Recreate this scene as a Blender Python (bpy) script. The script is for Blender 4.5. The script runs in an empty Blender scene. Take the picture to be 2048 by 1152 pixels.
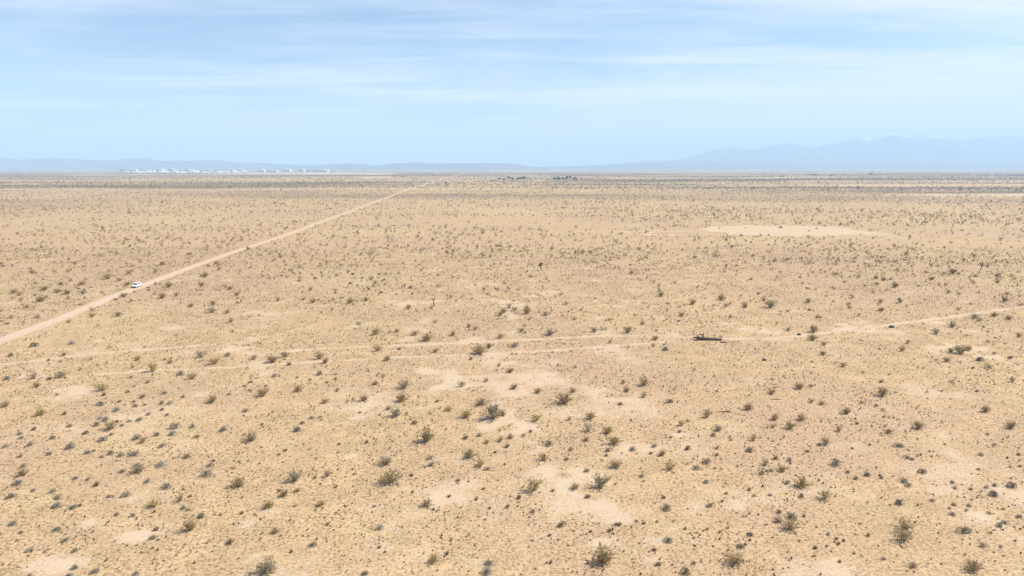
import bpy, math, random
import numpy as np
from mathutils import Vector, Matrix

scene = bpy.context.scene
COL = scene.collection
R = math.radians

# ------------------------------------------------------------------ camera
CAM_H = 38.0                      # drone height above the plain
FPX = 1384.0                      # focal length in pixels of a 2048 wide frame
HORIZON = 334.0                   # row of the true horizon in a 2048 x 1152 frame
PITCH = math.atan((576.0 - HORIZON) / FPX)
cd = bpy.data.cameras.new('camera')
cam = bpy.data.objects.new('camera', cd)
COL.objects.link(cam)
cam.location = (0, 0, CAM_H)
cam.rotation_euler = (math.pi / 2 - PITCH, 0, 0)
cd.sensor_width = 36.0
cd.lens = 36.0 * FPX / 2048.0
cd.clip_start = 0.5
cd.clip_end = 200000.0
scene.camera = cam

# ------------------------------------------------------------------ sky, sun, exposure
SUN_EL, SUN_AZ = R(46), R(70)     # azimuth from +Y towards +X
world = bpy.data.worlds.new('World')
scene.world = world
world.use_nodes = True
wt = world.node_tree
bg = wt.nodes['Background']
bg.inputs[1].default_value = 0.08
sky = wt.nodes.new('ShaderNodeTexSky')
sky.sky_type = 'NISHITA'
sky.sun_disc = False
sky.sun_elevation = SUN_EL
sky.sun_rotation = SUN_AZ
sky.altitude = 800
sky.air_density = 1.0
sky.dust_density = 0.0
sky.ozone_density = 4.0


def wn(kind, **kw):
    n = wt.nodes.new(kind)
    for k, v in kw.items():
        setattr(n, k, v)
    return n


def wmath(op, a, b=None):
    n = wn('ShaderNodeMath', operation=op)
    for i, v in enumerate((a, b)):
        if v is None:
            continue
        if isinstance(v, (int, float)):
            n.inputs[i].default_value = v
        else:
            wt.links.new(v, n.inputs[i])
    return n.outputs[0]


# thin cirrus sheet: the view direction meets a flat cloud deck high above the plain
tc = wn('ShaderNodeTexCoord')
sep = wn('ShaderNodeSeparateXYZ')
wt.links.new(tc.outputs['Generated'], sep.inputs[0])
zc = wmath('ADD', wmath('MAXIMUM', sep.outputs[2], 0.0), 0.035)
cx = wmath('DIVIDE', sep.outputs[0], zc)
cy = wmath('DIVIDE', sep.outputs[1], zc)
comb = wn('ShaderNodeCombineXYZ')
wt.links.new(cx, comb.inputs[0])
wt.links.new(cy, comb.inputs[1])
def deck(rot, sx, sy, ox, oy, detail, rough, dist):
    mp = wn('ShaderNodeMapping')
    mp.inputs['Rotation'].default_value = (0, 0, R(rot))
    mp.inputs['Scale'].default_value = (sx, sy, 1)
    mp.inputs['Location'].default_value = (ox, oy, 0)
    wt.links.new(comb.outputs[0], mp.inputs[0])
    n = wn('ShaderNodeTexNoise')
    n.inputs['Scale'].default_value = 1.0
    n.inputs['Detail'].default_value = detail
    n.inputs['Roughness'].default_value = rough
    n.inputs['Distortion'].default_value = dist
    wt.links.new(mp.outputs[0], n.inputs['Vector'])
    return n.outputs[0]


streak = deck(36, 0.36, 1.15, 2.3, 0.9, 11, 0.62, 1.2)      # fine combed streaks
sheet = deck(-8, 0.26, 0.42, 4.1, 2.6, 5, 0.5, 0.8)         # broad veils
cl = wmath('ADD', wmath('MULTIPLY', streak, 0.52), wmath('MULTIPLY', sheet, 0.66))
cl = wmath('ADD', cl, wmath('MULTIPLY', sep.outputs[0], 0.19))   # the veil thickens towards the sun
low = wmath('MAXIMUM', wmath('SUBTRACT', 1.0, wmath('MULTIPLY', sep.outputs[2], 7.0)), 0.0)
cl = wmath('ADD', cl, wmath('MULTIPLY', low, 0.15))             # seen edge-on low down, the veil closes up
mr = wn('ShaderNodeMapRange')
mr.interpolation_type = 'SMOOTHSTEP'
mr.inputs[1].default_value = 0.47
mr.inputs[2].default_value = 0.79
mr.inputs[3].default_value = 0.0
mr.inputs[4].default_value = 0.9
wt.links.new(cl, mr.inputs[0])
mix = wn('ShaderNodeMixRGB')
wt.links.new(mr.outputs[0], mix.inputs[0])
wt.links.new(sky.outputs[0], mix.inputs[1])
mix.inputs[2].default_value = (8.0, 8.0, 8.5, 1)
wt.links.new(mix.outputs[0], bg.inputs[0])

sl = bpy.data.lights.new('sun', 'SUN')
sl.energy = 5.0
sl.angle = R(0.55)
sl.color = (1.0, 0.95, 0.87)
sun = bpy.data.objects.new('sun', sl)
COL.objects.link(sun)
sd = Vector((math.cos(SUN_EL) * math.sin(SUN_AZ), math.cos(SUN_EL) * math.cos(SUN_AZ), math.sin(SUN_EL)))
sun.rotation_euler = (-sd).to_track_quat('-Z', 'Y').to_euler()
sun.location = (60, 20, 80)

vs = scene.view_settings
vs.view_transform = 'Standard'
vs.look = 'None'
vs.exposure = 0.68
vs.gamma = 1.0
vs.use_curve_mapping = False
cyc = scene.cycles
cyc.max_bounces = 5
cyc.diffuse_bounces = 2
cyc.glossy_bounces = 2
cyc.volume_bounces = 2
cyc.transparent_max_bounces = 8
cyc.sample_clamp_indirect = 6.0

# ------------------------------------------------------------------ helpers
rng = np.random.default_rng(11)
random.seed(5)


def ray(px, py):
    x = (px - 1024.0) / FPX
    u = (576.0 - py) / FPX
    return np.array([x, math.cos(PITCH) + math.sin(PITCH) * u, -math.sin(PITCH) + math.cos(PITCH) * u])


def at(px, py):
    """Ground point seen at a pixel of the 2048 wide photograph, and metres per pixel there."""
    d = ray(px, py)
    t = CAM_H / -d[2]
    return d[0] * t, d[1] * t, t / FPX


def _hash(ix, iy, seed):
    h = (ix.astype(np.int64) * 374761393 + iy.astype(np.int64) * 668265263 + seed * 1442695041) & 0xFFFFFFFF
    h = ((h ^ (h >> 13)) * 1274126177) & 0xFFFFFFFF
    h = (h ^ (h >> 16)) & 0xFFFFFF
    return h / float(0xFFFFFF)


def vnoise(x, y, seed):
    xi, yi = np.floor(x), np.floor(y)
    fx, fy = x - xi, y - yi
    fx = fx * fx * (3 - 2 * fx)
    fy = fy * fy * (3 - 2 * fy)
    a, b = _hash(xi, yi, seed), _hash(xi + 1, yi, seed)
    c, d = _hash(xi, yi + 1, seed), _hash(xi + 1, yi + 1, seed)
    return (a + (b - a) * fx) * (1 - fy) + (c + (d - c) * fx) * fy


def fbm(x, y, seed, oct=4):
    s, a, t = 0.0, 0.5, 0.0
    for i in range(oct):
        s = s + a * vnoise(x * 2 ** i + 17.3 * i, y * 2 ** i - 9.1 * i, seed + i)
        t += a
        a *= 0.55
    return s / t


def sstep(a, b, x):
    t = np.clip((x - a) / (b - a), 0, 1)
    return t * t * (3 - 2 * t)


def height(x, y):
    x, y = np.asarray(x, float), np.asarray(y, float)
    r = np.hypot(x, y)
    h = 0.30 * (fbm(x / 26, y / 26, 3, 3) - 0.5)
    h = h + sstep(150, 900, r) * 1.6 * (fbm(x / 420, y / 420, 8, 3) - 0.5)
    return h


def hz(x, y):
    return float(height(np.array([x]), np.array([y]))[0])


def mesh_np(name, v, tris=None, quads=None):
    """Mesh straight from numpy arrays."""
    me = bpy.data.meshes.new(name)
    v = np.ascontiguousarray(v, np.float32).reshape(-1, 3)
    nt_ = 0 if tris is None else len(tris)
    nq = 0 if quads is None else len(quads)
    loops = []
    if nt_:
        loops.append(np.asarray(tris).ravel())
    if nq:
        loops.append(np.asarray(quads).ravel())
    loops = np.concatenate(loops).astype(np.int32)
    me.vertices.add(len(v))
    me.vertices.foreach_set('co', v.ravel())
    me.loops.add(len(loops))
    me.loops.foreach_set('vertex_index', loops)
    me.polygons.add(nt_ + nq)
    starts = np.concatenate([np.arange(nt_) * 3, nt_ * 3 + np.arange(nq) * 4]).astype(np.int32)
    tot = np.concatenate([np.full(nt_, 3), np.full(nq, 4)]).astype(np.int32)
    me.polygons.foreach_set('loop_start', starts)
    me.polygons.foreach_set('loop_total', tot)
    me.update(calc_edges=True)
    return me


def add_attr(me, name, vals):
    a = me.attributes.new(name, 'FLOAT', 'POINT')
    a.data.foreach_set('value', np.ascontiguousarray(vals, np.float32))


def link(name, data, parent=None, loc=None):
    o = bpy.data.objects.new(name, data)
    COL.objects.link(o)
    if parent is not None:
        o.parent = parent
    if loc is not None:
        o.location = loc
    return o


def tag(o, label=None, cat=None, group=None, kind=None):
    if label:
        o['label'] = label
    if cat:
        o['category'] = cat
    if group:
        o['group'] = group
    if kind:
        o['kind'] = kind
    return o


def copy_tree(o, parent=None):
    c = o.copy()
    COL.objects.link(c)
    c.parent = parent
    for ch in list(o.children):
        copy_tree(ch, c)
    return c


class MB:
    """Collects shapes for one mesh object."""

    def __init__(s):
        s.v, s.f, s.m = [], [], []

    def add(s, vs_, fs_, mi=0):
        b = len(s.v)
        s.v += [tuple(p) for p in vs_]
        s.f += [tuple(i + b for i in f) for f in fs_]
        s.m += [mi] * len(fs_)
        return s

    def box(s, c, d, rz=0.0, mi=0):
        x, y, z = [k / 2 for k in d]
        cs, sn = math.cos(rz), math.sin(rz)
        p = []
        for dz in (-z, z):
            for dx, dy in ((-x, -y), (x, -y), (x, y), (-x, y)):
                p.append((c[0] + dx * cs - dy * sn, c[1] + dx * sn + dy * cs, c[2] + dz))
        return s.add(p, [(3, 2, 1, 0), (4, 5, 6, 7), (0, 1, 5, 4), (1, 2, 6, 5), (2, 3, 7, 6), (3, 0, 4, 7)], mi)

    def tube(s, pts, rad, n=5, mi=0, cap=True):
        pts = [Vector(p) for p in pts]
        b = len(s.v)
        for i, p in enumerate(pts):
            d = (pts[min(i + 1, len(pts) - 1)] - pts[max(i - 1, 0)]).normalized()
            a = d.cross(Vector((0, 0, 1)) if abs(d.z) < 0.9 else Vector((1, 0, 0))).normalized()
            c = d.cross(a)
            for k in range(n):
                t = 2 * math.pi * k / n
                s.v.append(tuple(p + (a * math.cos(t) + c * math.sin(t)) * rad[i]))
        for i in range(len(pts) - 1):
            for k in range(n):
                k2 = (k + 1) % n
                s.f.append((b + i * n + k, b + i * n + k2, b + (i + 1) * n + k2, b + (i + 1) * n + k))
                s.m.append(mi)
        if cap:
            s.f.append(tuple(b + k for k in range(n))[::-1])
            s.f.append(tuple(b + (len(pts) - 1) * n + k for k in range(n)))
            s.m += [mi, mi]
        return s

    def mesh(s, name, mats, smooth=False):
        me = bpy.data.meshes.new(name)
        me.from_pydata(s.v, [], s.f)
        for m in (mats if isinstance(mats, (list, tuple)) else [mats]):
            me.materials.append(m)
        me.polygons.foreach_set('material_index', s.m)
        if smooth:
            me.polygons.foreach_set('use_smooth', [True] * len(s.f))
        me.update()
        return me

    def build(s, name, mats, parent=None, smooth=False, loc=None):
        return link(name, s.mesh(name, mats, smooth), parent, loc)


# ------------------------------------------------------------------ materials
def nodes_of(name):
    m = bpy.data.materials.new(name)
    m.use_nodes = True
    return m, m.node_tree, m.node_tree.nodes['Principled BSDF']


def plain(name, c, rough=0.9, spec=0.15, metal=0.0, vary=0.12, scale=3.0):
    """Procedural paint or surface: colour with a little noise."""
    m, t, b = nodes_of(name)
    tc_ = t.nodes.new('ShaderNodeTexCoord')
    nz = t.nodes.new('ShaderNodeTexNoise')
    nz.inputs['Scale'].default_value = scale
    nz.inputs['Detail'].default_value = 4
    t.links.new(tc_.outputs['Object'], nz.inputs['Vector'])
    rp = t.nodes.new('ShaderNodeValToRGB')
    rp.color_ramp.elements[0].position = 0.3
    rp.color_ramp.elements[1].position = 0.7
    rp.color_ramp.elements[0].color = (*[k * (1 - vary) for k in c], 1)
    rp.color_ramp.elements[1].color = (*[min(1, k * (1 + vary)) for k in c], 1)
    t.links.new(nz.outputs[0], rp.inputs[0])
    t.links.new(rp.outputs[0], b.inputs['Base Color'])
    b.inputs['Roughness'].default_value = rough
    b.inputs['Specular IOR Level'].default_value = spec
    b.inputs['Metallic'].default_value = metal
    return m


def leafy(name, c1, c2, scale=6.0, per_object=0.25):
    """Foliage: two leaf colours mixed by noise, a shift for each plant."""
    m, t, b = nodes_of(name)
    tc_ = t.nodes.new('ShaderNodeTexCoord')
    nz = t.nodes.new('ShaderNodeTexNoise')
    nz.inputs['Scale'].default_value = scale
    t.links.new(tc_.outputs['Object'], nz.inputs['Vector'])
    oi = t.nodes.new('ShaderNodeObjectInfo')
    ad = t.nodes.new('ShaderNodeMath')
    ad.operation = 'MULTIPLY_ADD'
    t.links.new(oi.outputs['Random'], ad.inputs[0])
    ad.inputs[1].default_value = per_object
    t.links.new(nz.outputs[0], ad.inputs[2])
    rp = t.nodes.new('ShaderNodeValToRGB')
    rp.color_ramp.elements[0].position = 0.38
    rp.color_ramp.elements[1].position = 0.80
    rp.color_ramp.elements[0].color = (*c1, 1)
    rp.color_ramp.elements[1].color = (*c2, 1)
    t.links.new(ad.outputs[0], rp.inputs[0])
    t.links.new(rp.outputs[0], b.inputs['Base Color'])
    b.inputs['Roughness'].default_value = 0.85
    b.inputs['Specular IOR Level'].default_value = 0.15
    tl = t.nodes.new('ShaderNodeBsdfTranslucent')
    t.links.new(rp.outputs[0], tl.inputs[0])
    ms = t.nodes.new('ShaderNodeMixShader')
    ms.inputs[0].default_value = 0.3
    t.links.new(b.outputs[0], ms.inputs[1])
    t.links.new(tl.outputs[0], ms.inputs[2])
    t.links.new(ms.outputs[0], t.nodes['Material Output'].inputs['Surface'])
    return m


def toned(name, cols):
    """Scrub mass: colour picked by the stored tone of each plant."""
    m, t, b = nodes_of(name)
    at_ = t.nodes.new('ShaderNodeAttribute')
    at_.attribute_name = 'tone'
    rp = t.nodes.new('ShaderNodeValToRGB')
    rp.color_ramp.interpolation = 'LINEAR'
    el = rp.color_ramp.elements
    el[0].position, el[0].color = 0.0, (*cols[0], 1)
    el[1].position, el[1].color = 1.0, (*cols[-1], 1)
    for i, c in enumerate(cols[1:-1]):
        e = el.new((i + 1) / (len(cols) - 1))
        e.color = (*c, 1)
    t.links.new(at_.outputs['Fac'], rp.inputs[0])
    t.links.new(rp.outputs[0], b.inputs['Base Color'])
    b.inputs['Roughness'].default_value = 0.9
    b.inputs['Specular IOR Level'].default_value = 0.1
    return m


SAND = (0.515, 0.39, 0.268)
SOIL = (0.485, 0.345, 0.198)
LITTER = (0.245, 0.163, 0.085)
STRAW = (0.525, 0.392, 0.215)

# ------------------------------------------------------------------ ground masks (bare sand, straw, tracks)
ROAD_PX = [(-330, 812), (-160, 746), (0, 681.5), (131, 633.5), (219, 596), (284, 571.5), (330, 554), (393, 530.4), (478.5, 500), (560.5, 474.5),
           (632, 447), (697, 424), (725, 413), (801.5, 384.8), (830.7, 375.6), (843, 371.8), (869, 363), (879, 359.7), (898, 355.0), (916, 350.0), (930, 346.2)]
TRACKS_PX = [
    [(-60, 735), (60, 722), (180, 708), (260, 701), (330, 697), (420, 690)],
    [(560, 704), (640, 697), (740, 693), (830, 690), (1000, 682), (1100, 677), (1190, 673), (1260, 671.5), (1330, 672), (1420, 676), (1530, 677), (1630, 668), (1700, 660), (1780, 650), (1900, 634), (1975, 624), (2060, 612), (2200, 592)],
    [(200, 748), (300, 740), (400, 737), (480, 733), (620, 724), (700, 720), (800, 715), (900, 711), (987, 707.5), (1093, 701), (1222, 692), (1330, 684)],
    [(1200, 462), (1300, 464), (1420, 460)],
    [(1700, 468), (1780, 472), (1850, 478), (1930, 484)],
]
TRACK_W = [0.9, 1.0, 0.75, 2.0, 2.0]
BARE_PX = [  # px, py, half width px, half height px of the bare sand patches that show
    (268, 1073, 30, 12), (495, 1112, 34, 17), (665, 962, 34, 15), (120, 1128, 55, 20), (180, 1045, 22, 8), (830, 936, 24, 14), (560, 1022, 30, 8), (475, 1045, 28, 12),
    (935, 920, 45, 10), (985, 806, 30, 12), (905, 765, 35, 22), (875, 770, 18, 18), (1010, 838, 40, 22), (980, 855, 30, 10), (1055, 855, 25, 10), (1185, 970, 40, 25),
    (1130, 950, 60, 25), (1195, 1010, 28, 18), (1195, 1085, 28, 16), (1250, 1045, 35, 14), (1330, 1122, 30, 9), (1560, 1058, 45, 16), (1625, 1085, 25, 20),
    (1640, 1060, 30, 10), (1460, 1008, 24, 10), (1370, 868, 30, 6), (1090, 900, 40, 12), (1275, 895, 35, 8), (440, 1085, 26, 8), (760, 1095, 24, 10), (655, 1082, 26, 8),
    (870, 1085, 20, 9), (1930, 690, 60, 10), (1960, 715, 60, 9), (2010, 730, 40, 8), (1700, 655, 70, 8), (1840, 645, 60, 7), (1665, 668, 25, 6), (1450, 690, 40, 6),
    (295, 700, 40, 5), (100, 770, 60, 7), (150, 780, 40, 9), (570, 798, 40, 7), (40, 756, 40, 6), (400, 745, 60, 5), (1875, 665, 30, 5), (840, 745, 30, 6), (1520, 655, 60, 9),
    (1080, 885, 30, 8), (700, 915, 30, 10), (1330, 470, 50, 5), (40, 533, 40, 4), (1965, 1030, 20, 7), (1850, 980, 20, 16), (1740, 1045, 25, 10), (1980, 470, 60, 4)]
STRAW_PX = [(960, 565, 50, 12), (1400, 612, 60, 22), (1500, 650, 60, 10), (1010, 425, 100, 12), (300, 870, 120, 50), (1230, 1110, 30, 20), (960, 1125, 40, 25), (730, 1060, 60, 18),
            (1980, 770, 60, 20), (1100, 1010, 40, 14), (1640, 595, 40, 18), (1180, 465, 120, 6), (1950, 430, 80, 8), (330, 445, 60, 6), (560, 760, 120, 14), (1320, 960, 40, 14), (1420, 850, 90, 18),
            (60, 1000, 60, 30), (210, 725, 40, 14), (1700, 985, 60, 20), (1860, 880, 80, 14)]
CLEARING = [at(*p)[:2] for p in ((1395, 458), (1440, 453), (1500, 451), (1600, 451.5), (1670, 453), (1710, 459), (1790, 469), (1700, 470.5), (1640, 470), (1580, 472.5), (1530, 470), (1470, 469), (1420, 462))]


def poly_dist(x, y, pts):
    d = np.full(np.shape(x), 1e9)
    for (ax, ay), (bx, by) in zip(pts[:-1], pts[1:]):
        L2 = (bx - ax) ** 2 + (by - ay) ** 2
        t = np.clip(((x - ax) * (bx - ax) + (y - ay) * (by - ay)) / L2, 0, 1)
        d = np.minimum(d, np.hypot(x - ax - t * (bx - ax), y - ay - t * (by - ay)))
    return d


def in_poly(x, y, P):
    c = np.zeros(np.shape(x), bool)
    for (ax, ay), (bx, by) in zip(P, P[1:] + P[:1]):
        k = ((ay > y) != (by > y)) & (x < (bx - ax) * (y - ay) / (by - ay + 1e-12) + ax)
        c ^= k
    return c


def smooth_line(pts, n):
    p = np.array(pts)
    for _ in range(n):
        q = [p[0]]
        for a, b in zip(p[:-1], p[1:]):
            q += [a * 0.75 + b * 0.25, a * 0.25 + b * 0.75]
        q.append(p[-1])
        p = np.array(q)
    return p


ROAD = smooth_line([at(*p)[:2] for p in ROAD_PX], 2)
TRACKS = [[at(*p)[:2] for p in t] for t in TRACKS_PX]


def spots(x, y, lst, soft):
    s = np.zeros(np.shape(x))
    for px, py, hw, hh in lst:
        X, Y, mpp = at(px, py)
        Y1, Y0 = at(px, py - hh)[1], at(px, py + hh)[1]
        a, b = hw * mpp, (Y1 - Y0) / 2
        k = (np.abs(x - X) < 2.2 * a) & (np.abs(y - (Y0 + Y1) / 2) < 2.2 * b)
        if not k.any():
            continue
        d = np.hypot((x[k] - X) / a, (y[k] - (Y0 + Y1) / 2) / b)
        s[k] = np.maximum(s[k], np.clip(1.35 - d, 0, 1) ** soft)
    return s


def masks(x, y):
    x, y = np.asarray(x, float), np.asarray(y, float)
    r = np.hypot(x, y)
    n_big = fbm(x / 34, y / 34, 21, 3)
    n_mid = fbm(x / 7.5, y / 7.5, 31, 4)
    n_fine = fbm(x / 2.2, y / 2.2, 41, 3)
    # chance of bare sand: broken up further by the soil material and by where grass grows
    bare = 0.31 - 0.18 * sstep(140, 320, r) + 1.0 * (n_mid - 0.5) + 0.35 * (n_big - 0.5) + 0.5 * (n_fine - 0.5)
    s = spots(x, y, BARE_PX, 1.0)
    bare = bare + 0.18 * s + 1.5 * s * (n_fine - 0.5) + 0.8 * s * (n_mid - 0.5)
    for t, w in zip(TRACKS, TRACK_W):
        d = poly_dist(x, y, t)
        near = d < 8
        k = sstep(w * 1.5, w * 0.6, d + 1.6 * (n_fine - 0.5))
        k = k * (0.8 + 0.2 * sstep(0.25, 0.5, fbm(x / 14, y / 9, 57, 3)))
        bare = np.where(near, np.maximum(bare, 0.72 * k), bare)
    far = sstep(500, 1500, r)
    # far fields and pans: long pale strips across the plain
    strip = sstep(0.60, 0.70, fbm(x / 900 + 3, y / 150, 77, 4))
    bare = np.maximum(bare * (1 - 0.6 * far), far * strip * 0.8 * (1 - sstep(4200, 6500, r)))
    for (px0, px1, py, th) in ((440, 790, 347.6, 1.3), (560, 720, 346.4, 0.7), (715, 790, 355.2, 0.9), (1010, 1100, 351.6, 0.5), (1215, 1560, 356.3, 0.8), (1560, 2300, 362.5, 0.9), (1064, 1090, 361.5, 0.8)):
        X0, Y0, m0 = at(px0, py)
        X1 = at(px1, py)[0]
        Ya, Yb = at(px0, py + th)[1], at(px0, py - th)[1]
        k = (x > X0) & (x < X1) & (y > Ya) & (y < Yb)
        bare = np.where(k, 0.9, bare)
    bare = np.clip(bare, 0, 1)
    cl_ = in_poly(x + 6 * (n_mid - 0.5), y + 22 * (n_mid - 0.5), CLEARING)
    bare = np.where(cl_, 0.66 + 0.5 * (n_fine - 0.5), bare)
    straw = sstep(0.50, 0.68, 0.65 * fbm(x / 62 + 9, y / 40, 91, 3) + 0.35 * n_mid)
    straw = np.maximum(straw, sstep(0.25, 0.8, spots(x, y, STRAW_PX, 0.9) + 0.5 * (n_mid - 0.5)))
    straw = np.maximum(straw * (1 - 0.8 * sstep(450, 1200, r)), far * sstep(0.52, 0.64, fbm(x / 700, y / 110, 97, 4)))
    straw = np.clip(straw, 0, 1) * (1 - bare)
    return bare, straw, cl_


# ------------------------------------------------------------------ ground sheet
ys = [-420, -300, -200, -130, -80, -40, -10, 15]
y = 34.0
while y < 40000:
    ys.append(y)
    y *= 1.0085 if y < 900 else (1.012 if y < 8000 else 1.05)
ys = np.array(ys)
NU = 340
us = np.linspace(-1, 1, NU + 1)
hw = 0.92 * np.maximum(ys, 0) + 70 + 90 * sstep(40, -100, ys)
gx = hw[:, None] * us[None, :]
gy = np.repeat(ys[:, None], NU + 1, 1)
gz = height(gx, gy)
gv = np.stack([gx, gy, gz], -1).reshape(-1, 3)
NV = NU + 1
i0 = (np.arange(len(ys) - 1)[:, None] * NV + np.arange(NU)[None, :]).ravel()
gq = np.stack([i0, i0 + 1, i0 + NV + 1, i0 + NV], 1)
gm = mesh_np('ground', gv, quads=gq)
gm.polygons.foreach_set('use_smooth', [True] * len(gm.polygons))
gb, gs, _ = masks(gv[:, 0], gv[:, 1])
add_attr(gm, 'bare', gb)
add_attr(gm, 'straw', gs)
gr = np.hypot(gv[:, 0], gv[:, 1])
add_attr(gm, 'cover', np.clip(0.7 * sstep(2800, 5500, gr) + 0.75 * sstep(520, 1300, gr) * sstep(0.42, 0.58, fbm(gv[:, 0] / 900, gv[:, 1] / 130, 65, 4)), 0, 0.8) * (1 - gs))


def ground_material():
    m, t, b = nodes_of('desert_soil')
    N, L = t.nodes, t.links

    def noise(scale, detail=4, rough=0.55, stretch=None):
        v = N.new('ShaderNodeTexCoord').outputs['Object']
        if stretch:
            mpn = N.new('ShaderNodeMapping')
            mpn.inputs['Scale'].default_value = stretch
            L.new(v, mpn.inputs[0])
            v = mpn.outputs[0]
        n = N.new('ShaderNodeTexNoise')
        n.inputs['Scale'].default_value = scale
        n.inputs['Detail'].default_value = detail
        n.inputs['Roughness'].default_value = rough
        L.new(v, n.inputs['Vector'])
        return n.outputs[0]

    def attr(a):
        n = N.new('ShaderNodeAttribute')
        n.attribute_name = a
        return n.outputs['Fac']

    def mth(op, a, c):
        n = N.new('ShaderNodeMath')
        n.operation = op
        for i, v in enumerate((a, c)):
            if isinstance(v, (int, float)):
                n.inputs[i].default_value = v
            else:
                L.new(v, n.inputs[i])
        return n.outputs[0]

    def ramp(x, lo, hi):
        n = N.new('ShaderNodeMapRange')
        n.interpolation_type = 'SMOOTHSTEP'
        L.new(x, n.inputs[0])
        n.inputs[1].default_value = lo
        n.inputs[2].default_value = hi
        return n.outputs[0]

    def mixc(f, a, c):
        n = N.new('ShaderNodeMixRGB')
        L.new(f, n.inputs[0])
        for i, v in ((1, a), (2, c)):
            if isinstance(v, tuple):
                n.inputs[i].default_value = (*v, 1)
            else:
                L.new(v, n.inputs[i])
        return n.outputs[0]

    fine = noise(1.9, 5, 0.65)
    speck = noise(3.1, 4, 0.65)
    mid = noise(0.16, 4)
    big = noise(0.011, 3)
    broken = noise(0.42, 6, 0.68)
    bare = ramp(mth('ADD', mth('ADD', attr('bare'), mth('MULTIPLY', mth('SUBTRACT', fine, 0.5), 1.7)), mth('MULTIPLY', mth('SUBTRACT', broken, 0.5), 1.1)), 0.46, 0.66)
    soil = mixc(ramp(mid, 0.36, 0.66), tuple(k * 0.93 for k in SOIL), tuple(min(1, k * 1.1) for k in SOIL))
    soil = mixc(ramp(big, 0.40, 0.66), soil, (0.465, 0.322, 0.208))
    soil = mixc(mth('MULTIPLY', attr('straw'), 0.9), soil, STRAW)
    # litter flecks: dead annuals and twigs lying between the plants
    lit = mth('MULTIPLY', ramp(speck, 0.43, 0.56), ramp(mth('ADD', mth('MULTIPLY', fine, 0.6), mth('MULTIPLY', broken, 0.4)), 0.40, 0.54))
    soil = mixc(mth('MULTIPLY', lit, 0.92), soil, LITTER)
    # where plants are too far to tell apart the soil shows their cover
    soil = mixc(mth('MULTIPLY', attr('cover'), mth('ADD', 0.35, ramp(noise(0.004, 5, 0.6, (0.35, 1, 1)), 0.35, 0.65))), soil, (0.125, 0.105, 0.07))
    sand = mixc(noise(0.9, 3), tuple(k * 0.94 for k in SAND), tuple(k * 1.06 for k in SAND))
    sand = mixc(mth('MULTIPLY', ramp(noise(5.5, 3, 0.6), 0.52, 0.62), ramp(broken, 0.40, 0.62)), sand, tuple(k * 0.62 for k in SOIL))
    col = mixc(bare, soil, sand)
    L.new(col, b.inputs['Base Color'])
    b.inputs['Roughness'].default_value = 0.95
    b.inputs['Specular IOR Level'].default_value = 0.1
    bp = N.new('ShaderNodeBump')
    bp.inputs['Strength'].default_value = 0.5
    bp.inputs['Distance'].default_value = 0.12
    L.new(mth('ADD', fine, mth('MULTIPLY', speck, 0.5)), bp.inputs['Height'])
    L.new(bp.outputs[0], b.inputs['Normal'])
    return m


gm.materials.append(ground_material())
tag(link('ground', gm), kind='structure')

# ------------------------------------------------------------------ dirt road with low berms
m_road, t_, b_ = nodes_of('graded_dirt')
tcr = t_.nodes.new('ShaderNodeTexCoord')
nr = t_.nodes.new('ShaderNodeTexNoise')
nr.inputs['Scale'].default_value = 0.45
nr.inputs['Detail'].default_value = 7
t_.links.new(tcr.outputs['Object'], nr.inputs['Vector'])
at2 = t_.nodes.new('ShaderNodeAttribute')
at2.attribute_name = 'rut'
rr = t_.nodes.new('ShaderNodeValToRGB')
rr.color_ramp.elements[0].position, rr.color_ramp.elements[0].color = 0.3, (0.41, 0.295, 0.20, 1)
rr.color_ramp.elements[1].position, rr.color_ramp.elements[1].color = 0.7, (0.50, 0.365, 0.26, 1)
t_.links.new(nr.outputs[0], rr.inputs[0])
mxr = t_.nodes.new('ShaderNodeMixRGB')
t_.links.new(at2.outputs['Fac'], mxr.inputs[0])
t_.links.new(rr.outputs[0], mxr.inputs[1])
mxr.inputs[2].default_value = (0.55, 0.41, 0.30, 1)
t_.links.new(mxr.outputs[0], b_.inputs['Base Color'])
b_.inputs['Roughness'].default_value = 0.95
b_.inputs['Specular IOR Level'].default_value = 0.1


def resample(p, step0):
    out = [p[0]]
    for a, b in zip(p[:-1], p[1:]):
        L = np.hypot(*(b - a))
        n = max(1, int(L / max(step0, 0.012 * np.hypot(*a))))
        for k in range(1, n + 1):
            out.append(a + (b - a) * k / n)
    return np.array(out)


rl = resample(ROAD, 2.0)
tn = np.gradient(rl, axis=0)
tn /= np.linalg.norm(tn, axis=1)[:, None]
nm = np.stack([tn[:, 1], -tn[:, 0]], 1)
PROF = [(-3.1, -0.06, 0), (-2.5, 0.06, 0), (-2.05, 0.09, 0), (-1.7, 0.05, 0.1), (-1.0, 0.035, 1), (-0.45, 0.06, 0.4), (0, 0.075, 0), (0.45, 0.06, 0.4), (1.0, 0.035, 1), (1.7, 0.05, 0.1), (2.05, 0.09, 0), (2.5, 0.06, 0), (3.1, -0.06, 0)]
rv, rut = [], []
for j, (o_, z_, u_) in enumerate(PROF):
    o_ = o_ * 0.72
    wob = 0.35 * (fbm(np.arange(len(rl)) / 4.0, np.full(len(rl), j * 3.7), 13, 2) - 0.5) * (abs(o_) > 1.5)
    P2 = rl + nm * (o_ + wob[:, None] * np.sign(o_ + 1e-9))
    z = height(P2[:, 0], P2[:, 1]) + z_ + 0.02 + sstep(800, 4000, P2[:, 1]) * (1.3 if z_ > 0 else -0.3)
    rv.append(np.stack([P2[:, 0], P2[:, 1], z], 1))
    rut.append(np.full(len(rl), u_))
rv = np.stack(rv, 1).reshape(-1, 3)
k = len(PROF)
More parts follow.
